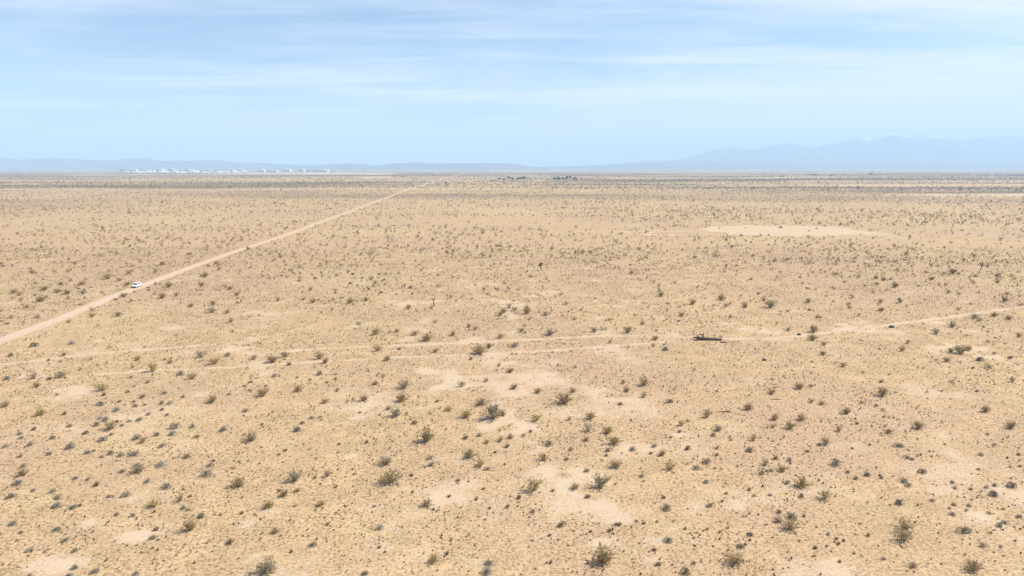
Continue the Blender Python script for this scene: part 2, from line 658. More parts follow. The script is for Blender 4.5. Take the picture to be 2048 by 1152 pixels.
i0 = (np.arange(len(rl) - 1)[:, None] * k + np.arange(k - 1)[None, :]).ravel()
rm = mesh_np('dirt_road', rv, quads=np.stack([i0, i0 + k, i0 + k + 1, i0 + 1], 1)[:, ::-1])
rm.polygons.foreach_set('use_smooth', [True] * len(rm.polygons))
add_attr(rm, 'rut', np.stack(rut, 1).ravel())
rm.materials.append(m_road)
tag(link('dirt_road', rm), kind='structure')

# ------------------------------------------------------------------ mountains
def mountain(name, crest_px, D, depth, seed, mat, rough=0.5):
    """A range whose crest stands D metres away; crest given as photo columns and rows."""
    c = np.array(crest_px, float)
    px = np.arange(c[0, 0], c[-1, 0], 4.0)
    py = np.interp(px, c[:, 0], c[:, 1])
    nv = 30
    v = []
    for s in np.linspace(-1, 1, nv):
        Y = D + s * depth * (1.0 if s < 0 else 0.5)
        X = (px - 1024) / FPX * D * (1 + 0.02 * s)
        H = np.maximum((HORIZON - py) / FPX * D, 0)
        prof = (1 - abs(s)) ** 1.25
        spur = fbm(X / (D * 0.018), np.full_like(X, Y) / (D * 0.05), seed, 5) - 0.5
        rid = 1 - np.abs(2 * fbm(X / (D * 0.03), np.full_like(X, Y) / (D * 0.03), seed + 9, 4) - 1)
        z = H * prof * (1 + rough * spur * (1 - prof)) + H * 0.6 * (rid - 0.75) * (prof * (1 - prof) * 4)
        z = z + H * 0.05 * spur * prof
        v.append(np.stack([X, np.full_like(X, Y), z - 6], 1))
    v = np.stack(v, 0)
    n = len(px)
    i0 = (np.arange(nv - 1)[:, None] * n + np.arange(n - 1)[None, :]).ravel()
    me = mesh_np(name, v.reshape(-1, 3), quads=np.stack([i0, i0 + 1, i0 + n + 1, i0 + n], 1))
    me.materials.append(mat)
    return tag(link(name, me), kind='structure')


m_rock = plain('mountain_rock', (0.085, 0.085, 0.08), vary=0.4, scale=0.002)
m_snow, t_, b_ = nodes_of('snowy_mountain_rock')
tcm = t_.nodes.new('ShaderNodeTexCoord')
sx = t_.nodes.new('ShaderNodeSeparateXYZ')
t_.links.new(tcm.outputs['Object'], sx.inputs[0])
nzs = t_.nodes.new('ShaderNodeTexNoise')
nzs.inputs['Scale'].default_value = 0.0022
nzs.inputs['Detail'].default_value = 7
nzs.inputs['Roughness'].default_value = 0.65
t_.links.new(tcm.outputs['Object'], nzs.inputs['Vector'])
ma = t_.nodes.new('ShaderNodeMath')
ma.operation = 'MULTIPLY_ADD'
t_.links.new(sx.outputs[2], ma.inputs[0])
ma.inputs[1].default_value = 1 / 1300.0
t_.links.new(nzs.outputs[0], ma.inputs[2])
rs = t_.nodes.new('ShaderNodeValToRGB')
rs.color_ramp.elements[0].position, rs.color_ramp.elements[0].color = 0.0, (0.07, 0.075, 0.07, 1)
rs.color_ramp.elements[1].position, rs.color_ramp.elements[1].color = 1.0, (0.85, 0.87, 0.9, 1)
t_.links.new(ma.outputs[0], rs.inputs[0])
sub = t_.nodes.new('ShaderNodeMapRange')
sub.inputs[1].default_value, sub.inputs[2].default_value = 1.05, 1.13
t_.links.new(ma.outputs[0], sub.inputs[0])
t_.links.new(sub.outputs[0], rs.inputs[0])
t_.links.new(rs.outputs[0], b_.inputs['Base Color'])
b_.inputs['Roughness'].default_value = 0.9

mountain('mountain_range', [(-500, 305), (-300, 312), (-150, 304), (0, 309), (60, 315), (120, 311), (180, 314), (250, 315.5), (285, 312), (300, 311), (308, 310), (314, 313.5), (340, 317), (400, 316), (440, 314.5), (480, 319), (550, 322), (600, 325), (640, 326), (680, 331), (730, 334)], 13000, 2200, 5, m_rock)
mountain('low_hills', [(560, 334), (610, 327), (640, 325), (700, 321.5), (735, 322), (752, 326), (775, 323), (800, 320), (815, 321), (835, 318.5), (850, 321), (880, 322), (930, 321), (990, 320.5), (1035, 322.5), (1065, 328), (1110, 334)], 11500, 1600, 15, m_rock)
mountain('foothills', [(1000, 334), (1065, 329), (1150, 327), (1270, 322), (1330, 319), (1420, 318), (1600, 322), (1800, 321), (2050, 322), (2500, 320)], 13500, 2600, 35, m_rock, 0.3)
mountain('snowy_mountain_range', [(1180, 330), (1270, 319), (1300, 317), (1350, 316), (1380, 307), (1400, 303), (1435, 292), (1450, 293), (1475, 290), (1495, 298), (1530, 288), (1565, 282), (1580, 287), (1592, 290), (1620, 291), (1650, 285), (1690, 275), (1720, 271), (1735, 274), (1760, 266), (1775, 265), (1790, 270), (1815, 262), (1835, 269), (1870, 271), (1910, 276), (1960, 271), (2048, 266), (2200, 262), (2500, 280)], 16500, 2800, 25, m_snow, 0.7)

# ------------------------------------------------------------------ haze: the dusty air over the plain
hb = MB().box((0, 20500, 464), (90000, 43000, 940))
hm = bpy.data.materials.new('dusty_air')
hm.use_nodes = True
ht = hm.node_tree
for n in list(ht.nodes):
    if n.type != 'OUTPUT_MATERIAL':
        ht.nodes.remove(n)
pv = ht.nodes.new('ShaderNodeVolumePrincipled')
pv.inputs['Color'].default_value = (0.55, 0.765, 1.0, 1)
pv.inputs['Density'].default_value = 1.3e-4
pv.inputs['Anisotropy'].default_value = 0.0
ht.links.new(pv.outputs[0], ht.nodes['Material Output'].inputs['Volume'])
tag(hb.build('haze', hm), kind='stuff')

# ------------------------------------------------------------------ plant meshes
M_STEM = plain('grey_brown_stem', (0.20, 0.155, 0.11), vary=0.3, scale=8)
M_CREO = {
    'o': leafy('creosote_leaf', (0.33, 0.24, 0.11), (0.52, 0.39, 0.205)),
    'g': leafy('grey_creosote_leaf', (0.33, 0.27, 0.18), (0.50, 0.42, 0.29)),
    'y': leafy('yellow_green_leaf', (0.34, 0.26, 0.085), (0.53, 0.41, 0.165)),
    'n': leafy('deep_green_leaf', (0.28, 0.232, 0.115), (0.43, 0.35, 0.185)),
    'b': leafy('brown_creosote_leaf', (0.33, 0.22, 0.12), (0.49, 0.34, 0.195)),
}
M_SALT = {
    's': leafy('saltbush_leaf', (0.20, 0.178, 0.14), (0.36, 0.325, 0.262)),
    'k': leafy('dark_saltbush_leaf', (0.13, 0.117, 0.096), (0.235, 0.212, 0.175)),
    'l': leafy('silver_saltbush_leaf', (0.25, 0.243, 0.205), (0.43, 0.42, 0.36)),
    'v': leafy('green_saltbush_leaf', (0.165, 0.16, 0.10), (0.30, 0.28, 0.18)),
}
M_DRY = {
    'd': leafy('dry_twig', (0.209, 0.149, 0.083), (0.330, 0.242, 0.143)),
    'r': leafy('rust_twig', (0.330, 0.154, 0.044), (0.440, 0.231, 0.077)),
}
prng = random.Random(3)


def rvec():
    while True:
        v = Vector((prng.uniform(-1, 1), prng.uniform(-1, 1), prng.uniform(-1, 1)))
        if 0.05 < v.length < 1:
            return v.normalized()


def leaf(mb, p, s, mi=0):
    a = rvec() * s
    b = rvec() * s
    mb.add([p - a * 0.5, p + b * 0.55, p + a * 0.6], [(0, 1, 2)], mi)


def creosote(n_stem, per, leaf_n, ls, lean, lop):
    """Unit bush (width 1): stems fanning out of one crown, leaves near the twig ends."""
    st, fo = MB(), MB()
    for i in range(n_stem):
        az = 2 * math.pi * (i + prng.random()) / n_stem
        th = R(prng.uniform(6, lean))
        L = prng.uniform(0.55, 1.0)
        d = Vector((math.sin(th) * math.cos(az), math.sin(th) * math.sin(az), math.cos(th)))
        p0 = Vector((0.05 * math.cos(az), 0.05 * math.sin(az), -0.02))
        p1 = p0 + d * L * 0.45 + Vector((0, 0, 0.02))
        out = Vector((d.x, d.y, 0)) * 0.16
        p2 = p0 + d * L * 0.86 + out + Vector((lop, 0, 0)) * L
        st.tube([p0, p1, p2], [0.011, 0.008, 0.003], 3, cap=False)
        for k in range(per):
            t = prng.uniform(-0.45, 1.0)
            q = p1.lerp(p2, t) if t > 0 else p0.lerp(p1, 1 + t)
            e = q + (d * 0.6 + rvec() * 0.75).normalized() * prng.uniform(0.06, 0.17)
            if e.z < 0.05:
                e.z = 0.05
            st.tube([q, e], [0.004, 0.002], 3, cap=False)
            for m in range(leaf_n):
                leaf(fo, q.lerp(e, prng.uniform(0.3, 1.15)) + rvec() * prng.uniform(0, 0.055), ls * prng.uniform(0.6, 1.3))
    return st, fo


def mound(n, ls, h, gap):
    """Unit low shrub (width 1, height h): a dense broken dome of small leaves."""
    st, fo = MB(), MB()
    lobes = [(Vector((prng.uniform(-0.22, 0.22), prng.uniform(-0.22, 0.22), 0)), prng.uniform(0.22, 0.36)) for _ in range(5)]
    for i in range(n):
        c, r = lobes[i % 5]
        v = rvec()
        v.z = abs(v.z)
        rad = r * prng.uniform(0.55, 1.08) ** 0.5
        p = c + Vector((v.x * rad, v.y * rad, v.z * rad / 0.36 * h * 0.92))
        if p.z < 0.015:
            p.z = 0.015
        leaf(fo, p, ls * prng.uniform(0.6, 1.35))
    for i in range(16):
        a = prng.uniform(0, 6.28)
        r = prng.uniform(0.15, 0.42)
        st.tube([Vector((0, 0, -0.02)), Vector((r * 0.5 * math.cos(a), r * 0.5 * math.sin(a), h * 0.6)), Vector((r * math.cos(a), r * math.sin(a), h * prng.uniform(0.6, 1.05)))], [0.013, 0.009, 0.003], 3, cap=False)
    return st, fo


def brush(n, h):
    """Unit dry shrub: bare twigs."""
    st, fo = MB(), MB()
    for i in range(n):
        a = prng.uniform(0, 6.28)
        r = prng.uniform(0.1, 0.5)
        z = h * prng.uniform(0.45, 1.0) * (1.15 - r)
        p = Vector((r * math.cos(a), r * math.sin(a), z))
        w = Vector((-math.sin(a), math.cos(a), 0)) * 0.02
        b = p * 0.12
        b.z = -0.01
        fo.add([b - w, b + w, p + w * 0.4, p - w * 0.4], [(0, 1, 2, 3)])
        for k in range(4):
            leaf(fo, b.lerp(p, prng.uniform(0.4, 1.05)) + rvec() * 0.05, 0.06)
    for i in range(8):
        a = prng.uniform(0, 6.28)
        st.tube([Vector((0, 0, -0.02)), Vector((0.3 * math.cos(a), 0.3 * math.sin(a), h * 0.7))], [0.012, 0.004], 3, cap=False)
    return st, fo


def coloured(mb_pair, name, mats):
    st, fo = mb_pair
    sm = st.mesh('stems', M_STEM)
    fm = {}
    for k, m in mats.items():
        me = fo.mesh('foliage', m)
        fm[k] = me
    one = {}
    both = MB()
    both.add(fo.v, fo.f, 0)
    both.add(st.v, st.f, 1)
    for k, m in mats.items():
        one[k] = both.mesh(name, [m, M_STEM])
    return sm, fm, one


CREO = [coloured(creosote(34, 8, 15, 0.05, 62, prng.uniform(-0.08, 0.08)), 'creosote_bush', M_CREO) for _ in range(7)]
CREO += [coloured(creosote(22, 7, 14, 0.052, 58, prng.uniform(-0.2, 0.2)), 'creosote_bush', M_CREO) for _ in range(4)]
CREO_LOW = [coloured(creosote(16, 5, 11, 0.085, 62, 0), 'creosote_bush', M_CREO) for _ in range(5)]
SALT = [coloured(mound(1000, 0.06, 0.5, 0), 'saltbush', M_SALT) for _ in range(6)]
SALT_LOW = [coloured(mound(330, 0.10, 0.5, 0), 'saltbush', M_SALT) for _ in range(5)]
DRY = [coloured(brush(80, 0.5), 'dry_shrub', M_DRY) for _ in range(6)]

# ------------------------------------------------------------------ plants read off the photograph: column, row of the foot, width (in a window's own scale), kind
K = 448.0 / 2048.0
PLANTS = [
    (0, 900, """180,68,60,s 430,52,70,s 790,40,90,s 850,15,50,s 1000,45,90,v 920,72,55,v 1085,65,90,s 1215,60,110,s 1690,80,90,k 205,162,75,s 1235,155,90,s 1455,160,120,l
1950,108,45,v 1910,155,80,s 190,245,100,Co 1100,210,80,s 1250,215,120,Cg 1870,245,120,s 685,270,70,s 790,280,60,s 150,325,105,s 1340,300,85,s 1510,355,120,s 465,395,80,l 295,380,70,s
95,445,110,s 515,450,80,s 985,435,65,s 1145,435,110,s 500,530,140,l 640,545,100,v 720,515,70,d 1390,525,100,Cy 1640,475,90,Co 1730,435,55,d 1670,545,80,v 1715,555,50,s 1055,605,70,s
1210,610,70,s 1825,630,110,v 100,690,100,s 1725,750,140,Co 180,765,60,s 495,745,90,k 1420,740,80,d 590,840,100,s 270,930,100,l 665,940,75,v 675,1095,90,s 840,1135,110,s 1235,1148,90,s
620,1160,80,s 260,1160,70,s 1390,820,70,Cg 870,335,90,d"""),
    (400, 900, """340,345,130,Co 860,295,130,Cg 1700,140,120,Cg 1730,320,220,Cn 620,540,100,Cy 1105,515,80,Cy 765,430,90,Cb 885,385,60,Cy 1160,250,90,Cg 1640,735,115,l 1020,890,100,s 600,1150,180,Cg
1510,1150,90,k 180,600,50,d 720,50,50,v 260,870,120,d 680,770,70,Cb 375,590,60,v 1640,900,60,d 1590,520,45,d 540,130,40,d 830,945,60,d 1260,30,40,d 1240,345,60,d 1930,235,60,d 1160,690,50,v"""),
    (800, 900, """280,90,90,l 285,150,90,l 630,85,105,Co 735,160,110,Cy 795,190,80,s 870,30,50,d 1315,100,100,Cb 1525,95,65,s 1715,205,75,s 1975,170,105,Co 1225,385,175,Cy 1600,360,85,Cy 1840,350,160,Cn
765,365,60,r 240,520,100,Co 305,555,60,d 820,540,50,v 985,530,50,Cn 1215,575,70,s 1720,440,90,d 1090,450,90,d 1480,705,110,v 1210,835,45,k 305,1040,130,Cy 820,1065,125,l 790,1150,130,l
1865,1050,220,Co 1380,1040,60,d 450,435,60,d 700,460,60,d 530,290,60,d 625,295,40,s 110,240,55,d 1370,790,60,d 1980,690,60,d 1920,750,70,d 1400,380,60,d 960,140,50,d"""),
    (1200, 900, """575,55,80,Co 645,185,105,Co 980,125,80,Cg 880,180,85,s 380,250,65,s 975,305,78,s 1525,140,90,Cg 1490,225,78,v 1565,200,70,s 1675,195,80,Co 1610,85,60,Cb 1740,105,80,l 1860,345,130,Cy
1725,310,70,v 590,445,60,v 620,550,130,v 1020,525,95,s 1415,425,50,v 1565,420,55,k 1850,435,80,v 1640,580,80,k 1755,635,125,s 1635,665,80,Cg 1755,740,160,Cb 525,665,45,v 335,660,50,s 405,680,60,d
180,695,80,d 675,660,40,s 630,855,120,v 1385,800,88,k 1300,910,105,v 1250,1060,150,Co 790,1148,130,v 780,735,50,d 1095,765,40,d 860,815,40,d 500,930,80,d 540,1065,90,d 860,1050,60,s 1160,405,50,d
400,290,40,d 465,40,50,d 1070,55,60,d 1370,370,60,d 985,735,50,d 1970,910,60,d"""),
    (1600, 900, """345,145,130,s 445,215,70,s 615,245,92,k 520,275,75,s 745,265,55,s 985,85,65,k 1035,100,65,s 1140,225,105,k 955,305,95,s 1005,345,75,s 1405,315,65,s 1425,365,65,s 1570,375,60,s 1715,360,65,s
1795,340,75,v 1965,360,120,s 1795,435,120,k 240,455,125,Co 925,505,110,k 1215,475,65,s 1415,515,60,s 1375,545,45,s 1575,465,40,s 1550,525,60,s 1525,565,45,s 1405,605,70,s 1740,595,60,s 1860,550,40,s
2005,625,70,s 1890,685,80,s 1835,710,80,v 1520,770,155,v 980,730,150,Co 970,850,180,Cn 1680,895,80,Cg 630,790,60,d 1045,1085,95,Cb 1610,1120,160,Cb 770,1010,55,s 1515,965,40,s 1790,1025,40,s
1660,55,70,s 1640,190,50,d 1930,165,45,s 2010,50,60,d 2020,160,50,d 1935,270,40,d 150,910,60,d 370,1035,60,d 500,955,45,d 1300,1050,40,d 1210,70,35,d 1260,60,30,d 1975,840,45,d 1780,945,40,d
250,890,50,d 360,870,60,d 340,820,60,d 270,780,60,s 1840,895,50,s 1750,770,50,s"""),
    (0, 680, """305,65,110,v 635,45,80,s 995,75,40,Co 90,150,70,v 435,190,50,d 545,200,45,d 825,185,45,Cy 885,235,45,Cy 575,145,70,d 1255,185,60,Cy 1500,185,50,d 1820,165,100,Cg 1550,215,60,Cb 1955,222,105,Cy
1380,290,105,Cy 300,355,85,Cg 545,345,90,Cg 1640,325,90,s 1750,360,105,Co 330,430,60,Cy 440,365,80,d 50,365,100,s 915,470,125,Co 1160,485,70,s 1340,395,65,d 1490,500,80,s 940,515,70,d 1290,535,90,d
1085,575,60,d 1215,575,60,d 905,605,100,s 1230,620,70,s 1320,605,50,d 1540,595,70,l 1475,595,50,Co 1930,580,100,Cy 1670,535,60,d 35,615,80,Cb 360,695,95,Cy 580,690,70,d 1055,660,80,l 1470,655,65,v
1520,700,60,s 905,730,80,l 950,750,100,s 1350,695,60,s 1060,760,60,d 1270,745,85,v 1170,755,60,s 1110,790,60,v 875,790,80,v 1000,825,110,Co 630,800,70,v 300,830,80,d 775,865,80,s 1005,875,65,v
1595,820,120,s 1755,805,70,s 1565,875,90,l 1790,895,70,v 1425,880,80,v 1295,945,90,Cb 1240,910,70,Cg 930,930,110,s 165,875,80,s 470,910,80,v 180,910,60,v 265,970,85,v 1475,980,80,s 625,1000,110,s
30,990,80,s 2030,840,70,s"""),
    (400, 680, """485,180,80,Cb 655,212,110,Co 770,160,90,Cb 1085,180,100,Co 1145,215,70,Cb 810,235,80,d 1620,105,92,Cy 1710,190,60,Cn 250,150,80,v 680,340,70,s 725,335,40,s 885,350,50,d 1080,325,90,s 1235,365,55,s
1155,395,50,s 1000,365,40,d 455,395,60,s 405,430,50,s 600,428,50,s 450,470,50,s 260,510,55,s 890,475,75,Cy 565,520,95,Co 1675,340,50,Co 1600,410,60,Cy 1865,445,110,Cg 1835,570,110,Cb 1255,465,50,Cb
1135,580,65,Co 1495,560,80,Cb 410,660,60,Co 1790,705,110,Cg 1960,770,50,Cb 1645,695,40,Cb 1020,725,70,s 1095,712,50,s 930,770,80,s 870,845,110,k 210,835,95,l 565,780,50,v 455,930,110,Cn 1525,945,60,s
1270,960,50,d 780,1020,60,d 1820,90,60,d 1240,320,40,s 1720,640,50,Co 1460,670,50,d 1110,735,40,d"""),
    (800, 680, """235,15,80,Co 325,115,60,Co 725,135,140,Co 815,75,60,Co 650,180,60,d 1055,65,80,Cg 1925,30,50,Co 905,240,60,d 1010,300,70,Co 790,385,60,Cn 565,430,80,Cy 1045,455,82,Co 1260,490,70,Co
1580,480,60,Cb 745,605,105,Cg 1505,590,140,Cb 340,570,60,d 440,655,80,Cy 605,715,95,Cy 850,735,190,Cg 940,700,70,Co 1245,755,110,Cy 1745,730,90,Co 125,770,50,Co 240,940,160,Cn 725,885,70,s 600,910,80,d
795,950,60,Co 920,930,60,Co 1010,905,70,Co 1130,890,55,Co 1365,970,105,v 1705,930,90,s 1720,845,110,Cg 1905,860,90,Cy 1965,960,115,Co 1910,1025,80,s 1570,1015,65,s 980,990,80,d 870,1035,50,d
2020,600,65,k 1195,850,60,d 1550,740,60,Co 1890,1065,60,d"""),
    (1200, 680, """490,60,48,Cy 590,48,40,s 610,98,90,s 215,400,60,Cy 410,420,100,Co 245,475,60,Co 405,530,70,Co 640,580,88,k 1365,645,92,Cb 985,715,100,Co 745,790,75,Cy 1085,835,80,Cg 1040,885,70,v
1605,735,75,Co 1590,805,70,Co 1850,735,90,Cy 1745,815,95,Cn 1830,450,80,Cb 1580,495,80,Cy 1935,430,50,Co 1940,570,50,Cn 2035,590,60,Cb 1500,185,40,k 1410,920,80,Co 730,850,60,d 285,745,40,s 2010,970,60,v
1545,55,30,Co 1200,920,40,s 865,280,40,s 805,1010,90,k 300,1015,90,s 500,985,60,Cg 1375,1025,90,s 1900,1025,50,s 650,900,50,d"""),
    (1600, 680, """215,140,60,Cb 225,50,50,Cb 405,250,85,Cn 940,105,60,Co 1480,130,110,Cn 1550,100,70,Co 1385,115,60,Cn 1655,195,100,k 1785,130,50,s 1735,260,65,Co 1390,390,40,Cn 1950,385,68,Cb 770,515,110,Cb
750,390,50,Cb 435,675,90,Cb 705,605,60,s 565,580,45,Co 765,645,40,Co 895,730,40,s 1710,660,80,Cb 1945,810,92,Cn 1095,815,110,Cn 820,855,72,Cb 785,790,40,Co 360,835,75,Cb 245,965,105,Co 525,770,60,d
910,985,100,k 485,1000,45,s 645,965,45,s 1080,910,35,s 1330,960,42,v 1790,965,50,s 75,1025,45,s 880,480,35,d 1165,480,35,Cn 820,320,35,Co 585,305,35,Cn 1085,260,30,Cn 1940,170,80,d 1725,865,50,s
1590,265,50,d 1305,470,45,d 1625,475,50,s 1000,20,50,s 1350,205,60,Co 1250,195,40,Cn"""),
    (0, 540, """615,22,45,Co 490,22,40,Co 285,30,50,Co 320,35,35,Co 390,92,35,k 320,130,40,Cy 550,140,55,Co 640,105,40,Co 780,95,40,Cb 740,140,58,Co 830,165,35,k 1175,35,50,Co 990,18,40,Co 970,90,90,Co 1085,105,50,Co
1160,145,62,Co 1065,155,35,s 1300,78,30,Cb 1390,75,30,Co 1420,25,55,Co 515,210,60,Co 600,225,70,Cn 720,180,35,k 765,185,40,k 715,205,30,k 755,220,50,Cn 925,212,45,s 950,232,30,s 400,190,70,Co 120,215,60,Co
165,240,60,Cy 315,240,50,Cy 425,248,30,k 185,285,50,Co 360,295,82,Cn 615,270,40,v 770,262,40,v 235,355,65,Co 725,322,50,s 335,445,68,s 95,445,45,Cb 60,500,55,d 10,475,50,s 5,385,40,Co 1380,130,42,v
1535,160,70,Co 1355,190,40,d 1215,205,40,v 1060,250,60,Cn 1000,280,60,s 835,375,58,Co 835,430,58,Co 1075,425,60,Cn 620,485,55,Co 1475,260,75,Cy 1410,230,40,Cy 1605,240,60,Co 1875,60,60,Co 1840,140,50,Co
1940,325,60,Co 1925,395,90,Co 1745,340,50,Cb"""),
    (400, 540, """45,65,60,Co 230,165,40,Co 270,180,50,Co 335,235,50,Co 280,485,60,Cn 245,400,60,Cg 295,575,45,Co 745,60,40,v 910,35,40,v 900,105,55,s 1050,85,55,s 940,160,30,Co 1010,190,60,Co 710,285,60,Co
935,280,48,v 1030,300,62,Co 1085,280,35,Co 1215,280,42,Co 1290,262,50,s 1370,305,68,Cy 1515,285,60,Co 1370,130,55,k 1435,150,40,s 1600,130,48,Co 1565,90,60,Co 1480,78,45,k 1545,182,45,k 1655,215,55,k
1920,170,58,k 1820,35,45,s 1940,220,40,s 1905,360,55,Cy 1445,505,68,s 1600,595,80,Cy 1735,575,45,Cy 1800,570,48,Co 1960,600,75,Cy 1250,55,45,s 1115,62,40,s 1110,35,40,s 1020,48,35,s 1395,45,45,k 1635,45,40,k"""),
    (800, 540, """480,75,45,Co 350,155,45,Co 465,250,45,Co 535,385,35,Co 320,485,50,Co 285,358,40,Cg 630,530,60,Cn 690,550,65,Co 250,650,100,Co 485,605,60,Cy 920,628,80,Co 1000,350,62,Co 1045,378,55,Co 945,398,60,Co
920,420,60,Co 1040,290,35,Co 1160,355,50,Co 1160,405,78,Co 1185,460,45,Co 1330,420,55,Cg 1110,570,58,Cn 1140,580,38,Co 1140,520,40,Co 1370,598,90,Cg 1595,460,45,Cb 1520,320,45,Cb 1475,230,40,Cb
1265,238,35,Co 1085,190,30,Co 985,170,35,Cb 690,145,35,Co 1650,125,30,Cb 1785,265,30,Co 1915,462,48,Co 1775,570,60,Cg 1880,550,35,Cn 190,10,40,Co 340,50,40,k"""),
    (1200, 540, """290,35,50,Co 825,75,30,Cn 490,120,45,Co 690,125,40,Co 540,150,40,Co 545,200,45,Cn 560,245,62,Cn 850,320,65,Co 1115,280,82,Co 1290,245,35,Co 1150,345,50,Cb 1190,325,45,Cb 1330,350,55,Co 1325,315,40,Co
1500,285,50,Cb 1455,225,45,k 1565,350,95,Cn 1385,90,45,k 1910,305,65,Co 1920,375,60,d 1855,130,40,Co 750,425,58,Co 1195,440,50,Co 320,420,42,Cn 475,440,35,Co 390,500,50,Co 260,580,80,Co 520,565,40,Cg
510,640,60,Co 1725,555,48,Cg 1960,570,88,Co 1950,645,76,Co 1995,445,58,Co 1050,600,30,Co 1110,620,35,Co"""),
    (1400, 430, """180,125,30,k 415,120,25,k 740,120,50,k 1070,127,30,k 1000,150,35,d 630,187,30,k"""),
    (1600, 540, """335,48,50,Co 540,75,45,Co 700,80,48,Co 770,95,55,Cb 710,138,50,Co 880,160,65,Cn 600,155,40,Cb 410,120,40,Co 310,178,40,Co 675,215,45,Co 450,325,45,Co 455,355,45,Co 545,425,45,Co 755,378,60,Cb
740,305,55,Cb 920,300,52,Cn 1215,90,55,Co 1160,35,40,Cb 1320,45,40,Co 1410,35,80,Cb 1615,65,52,k 1590,120,45,Cb 1810,55,50,s 1815,120,50,Co 1940,65,45,Cb 1970,90,45,Co 1365,215,50,Co 1460,230,42,Cb
1905,225,50,Co 1880,295,75,Co 1460,370,45,Co 1565,325,40,Co 1605,445,60,Cn 1785,430,62,Cb 1650,470,70,Cg 1685,525,50,l 1915,455,58,Cb 1400,525,75,Cg 1260,590,92,Cg 1525,610,40,Co 2010,615,72,Cn 1725,570,40,s
1790,625,40,s 1725,660,45,s"""),
]
ONES = ['', 'one', 'two', 'three', 'four', 'five', 'six', 'seven', 'eight', 'nine', 'ten', 'eleven', 'twelve', 'thirteen', 'fourteen', 'fifteen', 'sixteen', 'seventeen', 'eighteen', 'nineteen']
TENS = ['', '', 'twenty', 'thirty', 'forty', 'fifty', 'sixty', 'seventy', 'eighty', 'ninety']


def words(n):
    n = int(n)
    if n == 0:
        return 'zero'
    if n < 20:
        return ONES[n]
    return TENS[n // 10] + ('-' + ONES[n % 10] if n % 10 else '')


HAND = {  # plants that stand out, by their place in the photo (column, row)
    (1208, 1130): 'largest creosote bush, tall and sparse, with a wide dark shadow near the bottom edge',
    (1068, 984): 'rounded yellow green creosote bush on pale sand below the middle of the photo',
    (1202, 977): 'dark spreading creosote bush on the pale sand, right of the rounded yellow one',
    (778, 970): 'wide dark olive creosote bush leaning towards the right, at the edge of pale sand',
    (867, 1128): 'tall pale yellow creosote bush casting a purple shadow, near the bottom edge',
    (1812, 1086): 'double creosote bush, its green lower half, near the lower right corner',
    (1814, 1060): 'double creosote bush, its taller sparse tan upper half, near the lower right corner',
    (1952, 1145): 'brown creosote bush touching the bottom edge near the right corner',
    (1473, 1132): 'tan creosote bush near the bottom edge with a purple shadow, right of centre',
    (961, 935): 'pale yellow creosote bush whose long flat shadow lies left of it on the sand',
    (531, 1152): 'grey sparse bush cut by the bottom edge, left of centre',
    (1932, 1068): 'broad dark grey green saltbush mound alone near the lower right corner',
    (1993, 995): 'very dark flat saltbush mound near the right edge',
    (759, 1061): 'silvery round saltbush in a patch of yellow straw, bottom centre left',
    (979, 1133): 'silvery round saltbush on yellow straw at the bottom edge, upper of two',
    (973, 1152): 'silvery saltbush cut by the bottom edge, lower of two on yellow straw',
    (967, 980): 'small rust orange dead shrub on the sand, the only orange plant',
    (536, 1018): 'bright olive bushy creosote on a pale sandy strip, lower left of centre',
    (642, 1013): 'small bright olive round creosote alone, lower left of centre',
    (1629, 665): 'large olive creosote bush beside the track, upper of two, right of the fallen trunk',
    (1627, 681): 'olive creosote bush, lower of two, right of the fallen trunk',
    (1542, 617): 'dense dark green creosote bush above right of the fallen trunk',
    (754, 703): 'bright yellow green creosote bush on the faint track left of centre',
    (959, 710): 'wide low creosote bush on the faint track at the centre of the photo',
    (986, 841): 'wide grey sparse creosote bush on bare sand in the middle of the photo',
    (1840, 858): 'green and olive round creosote bush alone on the right',
    (1675, 932): 'wide dark saltbush with a pale hairy top, right of centre in the foreground',
    (109, 1016): 'long silvery blue saltbush, largest of the low mounds at lower left',
    (59, 1103): 'silvery saltbush mound near the lower left corner',
    (1336, 1020): 'dark grey green saltbush with a paler crown, foreground right of centre',
}
plants = []
for x0, y0, s in PLANTS:
    for tok in s.split():
        a, b, w, k = tok.split(',')
        plants.append([x0 + float(a) * K, y0 + float(b) * K, float(w) * K, k])
plants.sort(key=lambda p: -p[2])
count = {'C': 0, 'S': 0, 'D': 0}
hand_left = dict(HAND)
seen_label = set()
PX, PY, PR = [], [], []
NAMES = {'o': 'olive', 'g': 'grey', 'y': 'yellow green', 'n': 'dark green', 'b': 'brown', 's': 'grey', 'k': 'dark', 'l': 'silvery', 'v': 'grey green', 'd': 'brown', 'r': 'orange'}
extra = []
